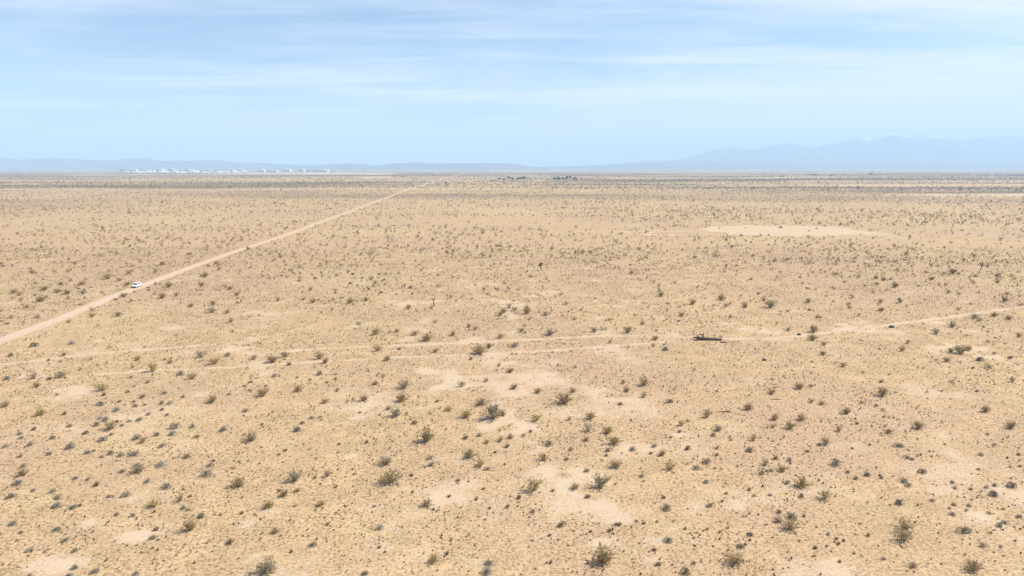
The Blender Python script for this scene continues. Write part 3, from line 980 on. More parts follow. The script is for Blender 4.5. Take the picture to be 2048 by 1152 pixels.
for px, py, wp, kd in plants:
    fam = 'C' if kd[0] == 'C' else ('D' if kd in 'dr' else 'S')
    X, Y, mpp = at(px, py)
    W = wp * mpp
    Y += 0.25 * W
    j_ = int(np.argmin(np.hypot(rl[:, 0] - X, rl[:, 1] - Y)))
    off = float((np.array([X, Y]) - rl[j_]) @ nm[j_])
    if abs(off) < 2.4 + 0.4 * W:                      # nothing grows in the roadway
        sh = math.copysign(2.4 + 0.4 * W, off) - off
        X, Y = X + nm[j_][0] * sh, Y + nm[j_][1] * sh
    if count[fam] >= (330 if fam == 'C' else 300):
        extra.append((X, Y, W, fam))
        continue
    count[fam] += 1
    big = wp >= 17
    i = prng.randrange(100)
    if fam == 'C':
        W *= 0.85
        st, fo, one = (CREO if wp >= 10 else CREO_LOW)[i % (11 if wp >= 10 else 5)]
        H = W * prng.uniform(0.9, 1.2) * (1.0 if W > 1.0 else 0.9)
        c = kd[1]
        nm_, cat, grp = 'creosote_bush', 'bush', 'creosote bushes on the plain'
    elif fam == 'S':
        st, fo, one = (SALT if wp >= 12 else SALT_LOW)[i % (6 if wp >= 12 else 5)]
        W *= 0.86
        H = W * prng.uniform(0.85, 1.25)
        c = kd
        nm_, cat, grp = 'saltbush', 'shrub', 'low saltbush mounds on the plain'
    else:
        st, fo, one = DRY[i % 6]
        W *= 0.9
        H = W * prng.uniform(0.7, 1.1)
        c = kd
        nm_, cat, grp = 'dry_shrub', 'shrub', 'dry leafless shrubs on the plain'
    z = hz(X, Y)
    if big:
        root = link(nm_, None, loc=(X, Y, z))
        link('stems', st, root)
        link('foliage', fo[c], root)
    else:
        root = link(nm_, one[c], loc=(X, Y, z))
    root.rotation_euler = (0, 0, prng.uniform(0, 6.28))
    root.scale = (W, W * prng.uniform(0.85, 1.1), H)
    lab = None
    for (hx, hy), t in list(hand_left.items()):
        if abs(hx - px) < 7 and abs(hy - py) < 7:
            lab = t
            del hand_left[(hx, hy)]
            break
    if lab is None:
        size = 'big' if wp > 26 else ('middling' if wp > 17 else ('small' if wp > 11 else 'tiny'))
        what = {'C': 'creosote bush', 'S': 'saltbush mound', 'D': 'dry twiggy shrub'}[fam]
        pc = lambda v, n: words(min(99, max(0, round(100 * v / n))))
        lab = f'{size} {NAMES[c]} {what}, {pc(px, 2048)} percent across and {pc(py, 1152)} percent down the photo'
        if lab in seen_label:
            lab = f'{size} {NAMES[c]} {what} beside its twin, {pc(px, 2048)} percent across, {pc(py, 1152)} percent down'
    seen_label.add(lab)
    tag(root, lab, cat, grp)
    PX.append(X); PY.append(Y); PR.append(W * 0.6)
print('plants', count, 'left over', len(extra), 'unmatched', list(hand_left))
PX, PY, PR = np.array(PX), np.array(PY), np.array(PR)

# ------------------------------------------------------------------ uncounted scrub and dry grass
def tri_cloud(P, W, H, n, ls, tone, name, mat, dome=True):
    """n small random triangles for each plant at P, in a dome W wide and H high."""
    N = len(P)
    v = rng.normal(size=(N, n, 3))
    v /= np.linalg.norm(v, axis=2, keepdims=True)
    v[..., 2] = np.abs(v[..., 2])
    rad = rng.uniform(0.35, 1.0, (N, n, 1)) ** 0.6
    c = v * rad * np.stack([W / 2, W / 2, H], 1)[:, None, :]
    # fan outwards: narrow foot, wide top
    fan = np.clip(c[..., 2] / H[:, None], 0.25, 1)
    c[..., 0] *= fan ** 0.4
    c[..., 1] *= fan ** 0.4
    c += P[:, None, :]
    tri = c[:, :, None, :] + rng.normal(size=(N, n, 3, 3)) * (ls * W)[:, None, None, None]
    z0 = P[:, None, None, 2]
    tri[..., 2] = np.maximum(tri[..., 2], z0 - 0.01)
    V = tri.reshape(-1, 3)
    me = mesh_np(name, V, tris=np.arange(len(V)).reshape(-1, 3))
    add_attr(me, 'tone', np.repeat(tone, n * 3))
    me.materials.append(mat)
    return me


def blades(P, W, H, n, tone, name, mat):
    """Grass tufts: n blades fanning out of each point."""
    N = len(P)
    az = rng.uniform(0, 2 * np.pi, (N, n))
    sp = rng.uniform(0.2, 1.0, (N, n))
    wd = 0.20 * W[:, None]
    ox, oy = np.cos(az), np.sin(az)
    foot = P[:, None, :] + np.stack([ox * 0.12 * W[:, None], oy * 0.12 * W[:, None], np.zeros_like(ox) - 0.01], -1)
    tip = P[:, None, :] + np.stack([ox * 0.5 * sp * W[:, None], oy * 0.5 * sp * W[:, None], H[:, None] * (1.15 - 0.7 * sp)], -1)
    side = np.stack([-oy * wd, ox * wd, np.zeros_like(ox)], -1)
    V = np.stack([foot - side, foot + side, tip], 2).reshape(-1, 3)
    me = mesh_np(name, V, tris=np.arange(len(V)).reshape(-1, 3))
    add_attr(me, 'tone', np.repeat(tone, n * 3))
    me.materials.append(mat)
    return me


def scatter(n, r0, r1, half=0.86, extra_w=25):
    """Even random points on the plain between two distances."""
    yv = np.sqrt(rng.uniform(r0 * r0, r1 * r1, n))
    xv = rng.uniform(-1, 1, n) * (half * yv + extra_w)
    return xv, yv


def off_road(x, y, m=2.7):
    return poly_dist(x, y, rl[::3].tolist()) > m


M_SCRUB = toned('scrub', [(0.17, 0.112, 0.066), (0.28, 0.185, 0.092), (0.36, 0.25, 0.122), (0.26, 0.205, 0.15), (0.41, 0.295, 0.155)])
M_GRASS = toned('dry_grass', [(0.13, 0.095, 0.06), (0.20, 0.145, 0.085), (0.28, 0.205, 0.115), (0.36, 0.27, 0.15), (0.44, 0.34, 0.19)])


def clear_of_plants(x, y):
    ok = np.ones(len(x), bool)
    for a, b, r in zip(PX, PY, PR):
        ok &= (x - a) ** 2 + (y - b) ** 2 > (r * 1.1) ** 2
    return ok


# mid distance shrubs, past the ones picked out singly
xv, yv = scatter(30000, 232, 1150)
x2, y2 = scatter(4500, 235, 640)
xv, yv = np.concatenate([xv, x2]), np.concatenate([yv, y2])
r_ = np.hypot(xv, yv)
dens = 0.08 + 1.15 * sstep(0.40, 0.62, fbm(xv / 120, yv / 80, 64, 4)) + 0.28 * sstep(0, -260, xv) + 0.22 * sstep(450, 900, yv) + 0.15 * sstep(100, 300, xv)
bm_, sm_, cm_ = masks(xv, yv)
keep = (rng.random(len(xv)) < dens) & (bm_ < 0.6) & ~cm_ & off_road(xv, yv, 3.4) & ~((yv < 262) & (rng.random(len(xv)) < 0.7))
xv, yv = xv[keep], yv[keep]
W = np.exp(rng.normal(math.log(1.18), 0.42, len(xv)))
W = np.clip(W, 0.4, 2.9)
H = W * rng.uniform(0.5, 0.85, len(xv))
P = np.stack([xv, yv, height(xv, yv)], 1)
tag(link('scrub', tri_cloud(P, W, H, 26, 0.105, rng.random(len(xv)), 'scrub', M_SCRUB)), 'scattered olive and grey scrub covering the middle distance', 'scrub', kind='stuff')
print('mid shrubs', len(xv))
# far shrubs to where they melt into bands
xv, yv = scatter(215000, 1150, 4300)
dens = 0.15 + 1.0 * sstep(0.38, 0.62, fbm(xv / 900, yv / 130, 65, 4))
bm_, sm_, cm_ = masks(xv, yv)
keep = (rng.random(len(xv)) < dens) & (bm_ < 0.6) & off_road(xv, yv, 5)
xv, yv = xv[keep], yv[keep]
W = np.clip(np.exp(rng.normal(math.log(1.9), 0.4, len(xv))), 0.8, 4.4)
P = np.stack([xv, yv, height(xv, yv)], 1)
tag(link('far_scrub', tri_cloud(P, W, W * 0.62, 5, 0.26, rng.random(len(xv)) * 0.7, 'far_scrub', M_SCRUB)), 'dense far scrub merging into dark bands across the plain', 'scrub', kind='stuff')
print('far shrubs', len(xv))
# small low plants among the counted ones
xv, yv = scatter(13500, 48, 330, 0.9, 20)
x2, y2 = scatter(6000, 120, 330, 0.9, 20)
xv, yv = np.concatenate([xv, x2]), np.concatenate([yv, y2])
pn = fbm(xv / 22, yv / 22, 71, 3)
bm_, sm_, cm_ = masks(xv, yv)
keep = (rng.random(len(xv)) < (0.25 + 1.3 * sstep(0.42, 0.68, pn)) * (0.4 + 0.6 * sstep(80, 140, yv))) & (bm_ < 0.5) & off_road(xv, yv, 2.6) & clear_of_plants(xv, yv)
xv, yv = xv[keep], yv[keep]
W = np.clip(np.exp(rng.normal(math.log(0.32), 0.42, len(xv))), 0.15, 0.95) * (1 + 0.5 * sstep(110, 220, yv))
if extra:
    e = np.array([q[:3] for q in extra])
    xv, yv, W = np.concatenate([xv, e[:, 0]]), np.concatenate([yv, e[:, 1]]), np.concatenate([W, e[:, 2] * 0.9])
P = np.stack([xv, yv, height(xv, yv)], 1)
tag(link('low_scrub', tri_cloud(P, W, W * rng.uniform(0.45, 0.8, len(xv)), 22, 0.13, rng.random(len(xv)), 'low_scrub', M_SCRUB)), 'tiny low plants dotted all over the near ground', 'scrub', kind='stuff')
print('small shrubs', len(xv))
# dry annual grass
xv, yv = scatter(190000, 46, 330, 0.86, 12)
bm_, sm_, cm_ = masks(xv, yv)
pn = fbm(xv / 9, yv / 9, 72, 4)
keep = (rng.random(len(xv)) < (0.30 + 1.1 * sstep(0.40, 0.66, pn)) * (1 - 0.97 * sstep(0.35, 0.75, bm_)) * (1 - 0.5 * sstep(180, 330, yv))) & off_road(xv, yv, 2.2)
xv, yv, sm_ = xv[keep], yv[keep], sm_[keep]
W = np.clip(np.exp(rng.normal(math.log(0.24), 0.32, len(xv))), 0.12, 0.6)
tone = np.clip(rng.beta(1.6, 1.9, len(xv)) + 0.25 * sm_, 0, 1)
P = np.stack([xv, yv, height(xv, yv)], 1)
tag(link('dry_grass', blades(P, W, W * rng.uniform(0.35, 0.8, len(xv)), 6, tone, 'dry_grass', M_GRASS)), 'low dry straw coloured grass and litter between the shrubs', 'grass', kind='stuff')
print('grass', len(xv))

#PART3
# ------------------------------------------------------------------ white car on the road
M_WHITE = plain('white_car_paint', (0.82, 0.83, 0.84), rough=0.25, spec=0.5, vary=0.02)
M_GLASS = plain('dark_car_glass', (0.02, 0.025, 0.03), rough=0.08, spec=0.6, vary=0.1)
M_BLACK = plain('black_trim', (0.025, 0.025, 0.028), rough=0.6, vary=0.2)
M_TYRE = plain('tyre_rubber', (0.03, 0.03, 0.03), rough=0.9, vary=0.2)
M_ALLOY = plain('grey_alloy', (0.45, 0.45, 0.46), rough=0.35, metal=0.8, vary=0.05)
M_LAMP = plain('lamp_lens', (0.75, 0.78, 0.80), rough=0.1, spec=0.6, vary=0.05)
M_RED = plain('tail_lens', (0.45, 0.03, 0.03), rough=0.2, vary=0.1)
M_PLATE = plain('plate', (0.7, 0.7, 0.68), rough=0.5, vary=0.03)


def loft(mb, rings, mi=0):
    n = len(rings[0])
    b = len(mb.v)
    for r in rings:
        mb.v += [tuple(p) for p in r]
    for i in range(len(rings) - 1):
        for k in range(n):
            k2 = (k + 1) % n
            mb.f.append((b + i * n + k, b + i * n + k2, b + (i + 1) * n + k2, b + (i + 1) * n + k))
            mb.m.append(mi)
    mb.f.append(tuple(b + k for k in range(n))[::-1])
    mb.f.append(tuple(b + (len(rings) - 1) * n + k for k in range(n)))
    mb.m += [mi, mi]


def car():
    root = link('car', None)
    body = MB()
    rings = []
    for x, zb, zt, w in ((-2.36, 0.48, 0.95, 0.80), (-2.28, 0.36, 1.06, 0.88), (-1.9, 0.30, 1.10, 0.935), (-0.9, 0.28, 1.08, 0.945), (0.9, 0.28, 1.06, 0.945), (1.25, 0.28, 1.03, 0.94), (1.8, 0.29, 0.99, 0.92), (2.2, 0.32, 0.90, 0.86), (2.36, 0.40, 0.78, 0.76)):
        zm = zb + (zt - zb) * 0.45
        rings.append([(x, -w * 0.93, zb), (x, -w, zm), (x, -w * 0.97, zt - 0.08), (x, -w * 0.86, zt), (x, w * 0.86, zt), (x, w * 0.97, zt - 0.08), (x, w, zm), (x, w * 0.93, zb)])
    loft(body, rings)
    o = body.build('body', M_WHITE, root, smooth=False)
    cab = MB()
    rings = []
    for z, x0, x1, w in ((1.04, -2.22, 1.22, 0.84), (1.30, -2.12, 0.86, 0.79), (1.58, -1.92, 0.48, 0.70), (1.68, -1.72, 0.25, 0.62), (1.70, -1.4, 0.0, 0.5)):
        rings.append([(x0, -w, z), (x1, -w, z), (x1, w, z), (x0, w, z)])
    loft(cab, rings)
    cb = cab.build('roof', M_WHITE, root)
    for s in (-1, 1):
        MB().box((-0.8, s * 0.60, 1.73), (1.7, 0.04, 0.04)).build('roof_rail', M_BLACK, cb)

    def pane(name, pts, off, mat=M_GLASS, par=root):
        v = [Vector(p) for p in pts]
        n = (v[1] - v[0]).cross(v[2] - v[0]).normalized() * off
        q = [p + n for p in v]
        return MB().add(v + q, [(3, 2, 1, 0), (4, 5, 6, 7), (0, 1, 5, 4), (1, 2, 6, 5), (2, 3, 7, 6), (3, 0, 4, 7)]).build(name, mat, par)

    pane('windshield', [(1.17, -0.76, 1.075), (1.17, 0.76, 1.075), (0.53, 0.64, 1.54), (0.53, -0.64, 1.54)], 0.03)
    pane('rear_window', [(-2.17, 0.70, 1.17), (-2.17, -0.70, 1.17), (-1.97, -0.62, 1.50), (-1.97, 0.62, 1.50)], 0.02)
    for s in (-1, 1):
        for xa, xb, xc, xd in ((0.06, 0.98, 0.50, 0.06), (-0.92, -0.02, -0.02, -0.92), (-1.98, -1.02, -1.02, -1.82)):
            pts = [(xa, s * 0.831, 1.09), (xb, s * 0.831, 1.09), (xc, s * 0.712, 1.54), (xd, s * 0.712, 1.54)]
            pane('side_window', pts if s < 0 else pts[::-1], 0.02)
        for xd in (0.45, -0.55):
            d = MB().box((xd, s * 0.9425, 0.68), (0.93, 0.02, 0.62)).build('door', M_WHITE, root)
            MB().box((xd - 0.3, s * 0.957, 0.90), (0.18, 0.02, 0.035)).build('handle', M_BLACK, d)
        MB().box((0, s * 0.93, 0.33), (2.0, 0.05, 0.14)).build('sill_trim', M_BLACK, root)
        mr_ = MB().box((0.82, s * 1.0, 1.12), (0.12, 0.2, 0.15)).build('mirror', M_WHITE, root)
        MB().box((2.24, s * 0.66, 0.80), (0.2, 0.28, 0.12)).build('headlight', M_LAMP, root)
        MB().box((-2.33, s * 0.70, 0.93), (0.12, 0.2, 0.26)).build('tail_light', M_RED, root)
        for x in (1.45, -1.45):
            MB().tube([(x, s * 0.80, 0.36), (x, s * 0.955, 0.36)], [0.44, 0.44], 14).build('wheel_arch', M_BLACK, root)
            w = link('wheel', None, root, (x, s * 0.86, 0.345))
            MB().tube([(0, -0.12, 0), (0, -0.09, 0), (0, 0.09, 0), (0, 0.12, 0)], [0.29, 0.345, 0.345, 0.29], 16).build('tyre', M_TYRE, w)
            MB().tube([(0, s * 0.10, 0), (0, s * 0.135, 0)], [0.22, 0.20], 10).build('rim', M_ALLOY, w)
    MB().box((2.335, 0, 0.70), (0.06, 0.95, 0.17)).build('grille', M_BLACK, root)
    MB().box((2.33, 0, 0.44), (0.14, 1.45, 0.14)).build('front_bumper', M_BLACK, root)
    MB().box((-2.36, 0, 0.46), (0.12, 1.45, 0.16)).build('rear_bumper', M_BLACK, root)
    MB().box((2.41, 0, 0.50), (0.03, 0.34, 0.11)).build('number_plate', M_PLATE, root)
    return root


cx_, cy_, _m = at(277, 573.5)
c_ = car()
j = int(np.argmin(np.hypot(rl[:, 0] - cx_, rl[:, 1] - cy_)))
foot = rl[j] - nm[j] * 0.35
c_.location = (foot[0], foot[1], hz(*foot) + 0.055)
c_.scale = (0.83, 0.83, 0.83)
c_.rotation_euler = (0, 0, math.atan2(-tn[j][1], -tn[j][0]))
tag(c_, 'white sport utility car on the dirt road, its dark windshield towards the viewer', 'car')

# ------------------------------------------------------------------ joshua trees, dead trunks, posts
M_JTRUNK = plain('joshua_bark', (0.13, 0.10, 0.075), vary=0.35, scale=5)
M_JLEAF = leafy('joshua_leaf', (0.07, 0.08, 0.035), (0.14, 0.145, 0.06))
M_JDRY = leafy('joshua_dry_leaf', (0.14, 0.115, 0.08), (0.24, 0.205, 0.14))
M_DEAD = plain('dead_wood', (0.115, 0.083, 0.066), vary=0.4, scale=4)


def spikes(mb, c, r, n, up=0.25):
    for i in range(n):
        d = rvec()
        d.z = d.z * 0.8 + up
        d.normalize()
        s = d.cross(rvec()).normalized() * r * 0.10
        mb.add([c + s, c - s, c + d * r * prng.uniform(0.75, 1.15)], [(0, 1, 2)])


def joshua(px, py, limbs, r0, tuft, label, leaf_mat=M_JLEAF, dead=False):
    """limbs: polylines in metres (right, towards the viewer, up); each ends in a rosette."""
    X, Y, _ = at(px, py)
    root = link('joshua_tree' if not dead else 'dead_trunk', None, loc=(X, Y, hz(X, Y)))
    for i, lm in enumerate(limbs):
        n = len(lm)
        mb = MB()
        rr_ = r0 if i == 0 else r0 * 0.7
        mb.tube([(a, b, c) for a, b, c in lm], [rr_ * (1.15 - 0.45 * k / max(1, n - 1)) for k in range(n)], 7)
        if dead:
            e = Vector(lm[-1])
            for k in range(10):
                d = rvec() * r0 * 2.4
                d.z = abs(d.z) * 0.7
                s = d.cross(rvec()).normalized() * r0 * 0.2
                mb.add([e + s, e - s, e + d], [(0, 1, 2)])
        mb.build('trunk' if i == 0 else 'branch', M_DEAD if dead else M_JTRUNK, root)
        if not dead and (i > 0 or len(limbs) == 1):
            ro, sk = MB(), MB()
            e = Vector(lm[-1])
            spikes(ro, e, tuft, 90, 0.35)
            ro.build('rosette', leaf_mat, root)
            spikes(sk, e - (e - Vector(lm[-2])).normalized() * tuft * 0.6, tuft * 0.6, 40, -0.6)
            sk.build('dry_skirt', M_JDRY, root)
    return tag(root, label, 'tree')


joshua(1082, 540, [[(0, 0, -0.1), (0.02, 0, 0.6), (-0.15, 0, 1.35)], [(-0.15, 0, 1.3), (-0.45, 0.1, 1.7), (-0.55, 0, 2.0)], [(-0.15, 0, 1.35), (-0.1, -0.2, 1.9), (-0.25, -0.2, 2.65)], [(-0.15, 0, 1.35), (0.3, 0.1, 1.8), (0.45, 0.1, 2.3)], [(-0.1, -0.1, 1.7), (0.1, -0.5, 2.0), (0.1, -0.6, 2.3)], [(-0.15, 0, 1.35), (-0.5, -0.3, 1.6), (-0.75, -0.3, 1.75)]], 0.16, 0.52, 'small joshua tree with bushy dark green crown, right of the thin dead stalk')
joshua(1961, 541.5, [[(0, 0, -0.1), (0.05, 0, 0.9), (0.15, 0, 1.5)], [(0.15, 0, 1.5), (-0.2, 0.1, 2.1), (-0.3, 0.1, 2.5)], [(0.15, 0, 1.5), (0.4, 0, 2.1), (0.45, 0, 2.9)], [(0.15, 0, 1.4), (0.3, -0.4, 1.9), (0.2, -0.5, 2.2)]], 0.15, 0.55, 'joshua tree with a dark forked crown near the right edge', M_JDRY)
joshua(1849, 445, [[(0, 0, -0.1), (0.1, 0, 1.8), (0.2, 0, 3.3)], [(0.2, 0, 3.3), (-0.8, 0.2, 4.3), (-1.3, 0.2, 5.3), (-1.0, 0.2, 6.4)], [(0.2, 0, 3.3), (1.6, 0, 3.6), (3.0, -0.2, 4.6), (3.7, -0.2, 5.0)], [(-1.1, 0.2, 4.9), (-1.7, 0.5, 5.4), (-1.8, 0.5, 5.9)], [(0.1, 0, 3.4), (0.1, 0.8, 4.2), (0.3, 1.2, 5.0)]], 0.22, 0.6, 'tall spindly joshua tree with wide forked arms beyond the sandy clearing', M_JDRY)
joshua(868.5, 613.5, [[(0, 0, -0.1), (-0.08, 0, 0.8), (-0.18, 0, 1.55), (-0.2, 0, 2.05)], [(-0.2, 0, 2.0), (-0.5, 0, 2.15), (-0.85, 0.05, 2.2)], [(-0.2, 0, 2.0), (0.05, 0, 2.15), (0.3, 0, 2.2)]], 0.14, 0.3, 'dead T shaped trunk standing alone, left of the joshua tree', dead=True)
joshua(1058.5, 531, [[(0, 0, -0.1), (-0.03, 0, 1.2), (-0.06, 0, 2.35)]], 0.11, 0.3, 'thin dark dead stalk standing upright left of the small joshua tree', dead=True)
joshua(779.5, 690, [[(0, 0, -0.1), (0.0, 0, 0.75)]], 0.045, 0.2, 'short dark stake beside the faint track, right of the yellow green bush', dead=True)


def fallen(px, py, pieces, label, name='fallen_log', shag=0):
    X, Y, _ = at(px, py)
    root = link(name, None, loc=(X, Y, hz(X, Y)))
    for nm2, pts, rad in pieces:
        MB().tube(pts, rad, 8).build(nm2, M_DEAD, root)
    if shag:
        mb = MB()
        for i in range(shag):
            t = prng.random()
            c = Vector((-2.7 + 5.6 * t, prng.uniform(-0.35, 0.35), prng.uniform(0.05, 0.8) * (1 - 0.6 * t)))
            d = rvec() * prng.uniform(0.15, 0.5)
            s = d.cross(rvec()).normalized() * 0.06
            mb.add([c + s, c - s, c + d], [(0, 1, 2)])
        mb.build('dead_leaf_shag', M_DEAD, root)
    return tag(root, label, 'log')


fallen(1415, 680, [
    ('trunk', [(-2.2, 0.1, 0.35), (-1.2, 0, 0.34), (0.2, -0.1, 0.27), (1.6, -0.2, 0.2), (3.0, -0.25, 0.14)], [0.34, 0.32, 0.26, 0.20, 0.13]),
    ('branch', [(-1.2, 0, 0.4), (-0.9, 0.2, 0.85), (-1.3, 0.4, 1.25), (-1.9, 0.4, 1.15)], [0.18, 0.17, 0.15, 0.10]),
    ('branch', [(-1.1, 0.2, 0.9), (-0.8, 0.5, 1.25), (-0.7, 0.6, 1.6)], [0.13, 0.12, 0.09]),
    ('branch', [(-2.0, 0.1, 0.4), (-2.6, 0.4, 0.55), (-3.2, 0.5, 0.35)], [0.2, 0.15, 0.09]),
    ('branch', [(-2.0, 0.1, 0.4), (-2.5, -0.5, 0.3), (-3.1, -0.9, 0.12)], [0.2, 0.15, 0.08]),
    ('branch', [(-1.9, 0.1, 0.45), (-2.2, 0.5, 0.9), (-2.5, 0.6, 1.15)], [0.12, 0.1, 0.05]),
    ('branch', [(0.2, -0.1, 0.3), (0.9, 0.5, 0.35), (1.7, 0.9, 0.15)], [0.12, 0.1, 0.05]),
    ('branch', [(1.6, -0.2, 0.2), (2.5, 0.5, 0.2), (3.4, 0.7, 0.1)], [0.1, 0.08, 0.05]),
], 'long dark fallen joshua trunk lying across the faint track, right of centre', shag=520)
fallen(1446, 685.5, [('trunk', [(-0.5, 0, 0.14), (0, 0.05, 0.12), (0.9, -0.35, 0.08)], [0.2, 0.16, 0.07]), ('branch', [(-0.4, 0, 0.2), (-0.5, 0.2, 0.5)], [0.1, 0.04])], 'short broken limb lying below the right end of the fallen trunk', 'broken_limb')
fallen(1448, 824.5, [('trunk', [(-1.05, 0, 0.06), (-0.2, 0.05, 0.07), (0.6, 0, 0.09), (1.0, -0.2, 0.08)], [0.04, 0.06, 0.08, 0.07]), ('branch', [(0.5, 0, 0.1), (0.8, 0.25, 0.2), (1.0, 0.3, 0.28)], [0.06, 0.05, 0.03])], 'thin dark stick with a forked end lying right of centre', 'fallen_stick')
fallen(1552, 798.5, [('trunk', [(-0.9, 0, 0.05), (0, 0.03, 0.06), (0.9, 0, 0.05)], [0.04, 0.05, 0.04]), ('branch', [(0.1, 0, 0.07), (0.3, 0.2, 0.16)], [0.03, 0.015])], 'thin straight grey stick lying on open ground, upper right of the forked one', 'fallen_stick')

M_ROCK = plain('dark_rock', (0.07, 0.06, 0.058), vary=0.4, scale=6)


def rock(px, py, w, label):
    X, Y, mpp = at(px, py)
    import bmesh
    bm = bmesh.new()
    bmesh.ops.create_icosphere(bm, subdivisions=2, radius=0.5)
    for v in bm.verts:
        v.co *= 1 + prng.uniform(-0.14, 0.14)
        v.co.z *= 0.65
    me = bpy.data.meshes.new('rock')
    bm.to_mesh(me)
    bm.free()
    me.materials.append(M_ROCK)
    o = link('rock', me, loc=(X, Y, hz(X, Y) + 0.12 * w * mpp))
    o.scale = (w * mpp, w * mpp, w * mpp)
    return tag(o, label, 'rock', 'dark rocks')


rock(1357, 642.5, 6, 'dark rock on open ground above left of the fallen trunk')
rock(1598, 669.5, 8, 'dark rock left of the two large olive bushes by the track')
rock(1783, 655, 10, 'dark rock on the pale track at the right')
rock(1529, 721, 8, 'dark rock alone below right of the fallen trunk')

# ------------------------------------------------------------------ homestead trees and sheds, far right trees
M_TREE = leafy('far_tree_leaf', (0.02, 0.03, 0.015), (0.05, 0.065, 0.03), 0.6)
M_TREE2 = leafy('pale_tree_leaf', (0.05, 0.06, 0.03), (0.11, 0.12, 0.06), 0.6)
M_BARK = plain('tree_bark', (0.11, 0.085, 0.065), vary=0.3)


def tree(px, py, w, h, pale, label, group):
    X, Y, mpp = at(px, py)
    W_, H_ = 1.35 * w * mpp, 1.35 * h * mpp
    root = link('tree', None, loc=(X, Y, hz(X, Y)))
    t = MB()
    t.tube([(0, 0, -0.2), (0.02 * W_, 0, H_ * 0.3), (-0.02 * W_, 0, H_ * 0.6)], [0.04 * H_ + 0.05, 0.03 * H_ + 0.04, 0.02 * H_], 6)
    for k in range(4):
        a = k * 1.7 + prng.random()
        t.tube([(0, 0, H_ * 0.3), (0.25 * W_ * math.cos(a), 0.25 * W_ * math.sin(a), H_ * prng.uniform(0.5, 0.75))], [0.02 * H_ + 0.02, 0.012 * H_], 4, cap=False)
    t.build('trunk', M_BARK, root)
    f = MB()
    lobes = [(Vector((prng.uniform(-0.26, 0.26) * W_, prng.uniform(-0.26, 0.26) * W_, H_ * prng.uniform(0.32, 0.8))), prng.uniform(0.20, 0.32)) for _ in range(8)]
    for i in range(260):
        c, r = lobes[i % 8]
        d = rvec() * r * prng.uniform(0.4, 1.1)
        p = c + Vector((d.x * W_, d.y * W_, d.z * H_ * 0.75))
        p.z = max(p.z, H_ * 0.08)
        leaf(f, p, 0.18 * (W_ + H_) * 0.5 * prng.uniform(0.6, 1.3))
    f.build('crown', M_TREE2 if pale else M_TREE, root)
    return tag(root, label, 'tree', group)


ORD = ['first', 'second', 'third', 'fourth', 'fifth', 'sixth', 'seventh', 'eighth', 'ninth', 'tenth', 'eleventh', 'twelfth', 'thirteenth', 'fourteenth', 'fifteenth', 'sixteenth', 'seventeenth', 'eighteenth', 'nineteenth', 'twentieth',
       'twenty-first', 'twenty-second', 'twenty-third', 'twenty-fourth', 'twenty-fifth', 'twenty-sixth', 'twenty-seventh', 'twenty-eighth', 'twenty-ninth', 'thirtieth', 'thirty-first', 'thirty-second', 'thirty-third', 'thirty-fourth']
HOME = [(999, 361, 7, 4, 1), (1008, 361, 7, 3.6, 1), (1017.5, 358.8, 8, 4.2, 0), (1026, 361, 7, 4.6, 0), (1036, 361, 8, 4, 1), (1041, 361, 6, 5.5, 1), (1046, 360.5, 8, 6, 0), (1053.5, 359.5, 3, 3.2, 0), (1060, 360, 3, 3.4, 0), (1066, 360, 2.4, 2.8, 0), (1070.5, 360, 2.4, 2.8, 0), (1085, 360.5, 3, 3.4, 1),
        (1096, 360, 5, 2.6, 1), (1109, 361, 10, 4.8, 1), (1117.5, 361, 7, 6.4, 0), (1126, 361, 7, 5.0, 1), (1134, 361, 6, 7.2, 0), (1140, 358.5, 5, 5.6, 0), (1149, 360.8, 6, 5.4, 0), (1153, 361, 4, 3.6, 1), (1162, 360, 4.5, 2.2, 0), (1196, 355, 2.4, 2.6, 0)]
for i, (a, b, w, h, p) in enumerate(HOME):
    tree(a, b, w, h, p, f'{"pale" if p else "dark"} green tree, {ORD[i]} from the left in the far row of homestead trees', 'homestead trees')
for a, b, w, h, p, lb in ((893, 369, 4, 4.2, 0, 'dark tree alone just right of the far end of the dirt road'), (918, 368.3, 3, 2.4, 0, 'small dark tree right of the lone tree by the far road'),
                          (789, 354.5, 3.5, 2.8, 0, 'dark tree on a far pale field, left one of the pair left of the road'), (804.5, 354.6, 3.5, 2.6, 0, 'dark tree on a far pale field, right one of the pair left of the road'),
                          (1559, 354.5, 4, 2, 0, 'low dark tree on the far plain below the snowy mountains, left of a pair'), (1566, 354.5, 4, 3, 0, 'dark tree on the far plain below the snowy mountains, right of a pair'),
                          (1630, 351.5, 16, 2.6, 1, 'wide pale grove tree on the far plain at the right'), (1663, 353, 6, 2.4, 0, 'low dark tree on the far plain, below the lone round tree'), (1685, 349.5, 3, 2.6, 0, 'small lone round tree on the far plain at the right'),
                          (1741, 350.5, 7, 4.2, 0, 'largest dark tree on the far plain at the right'), (1745, 345, 2, 3, 0, 'slim dark tree just behind the largest far tree'),
                          (592, 349.5, 2, 2.2, 0, 'tiny dark tree on the pale strip below the far hangars, left one'), (585, 348.3, 1.8, 1.6, 0, 'tiny dark tree farthest left on the pale strip below the hangars'), (594.5, 349.7, 2, 1.8, 0, 'tiny dark tree on the pale strip below the hangars, right one')):
    tree(a, b, w, h, p, lb, 'far trees')

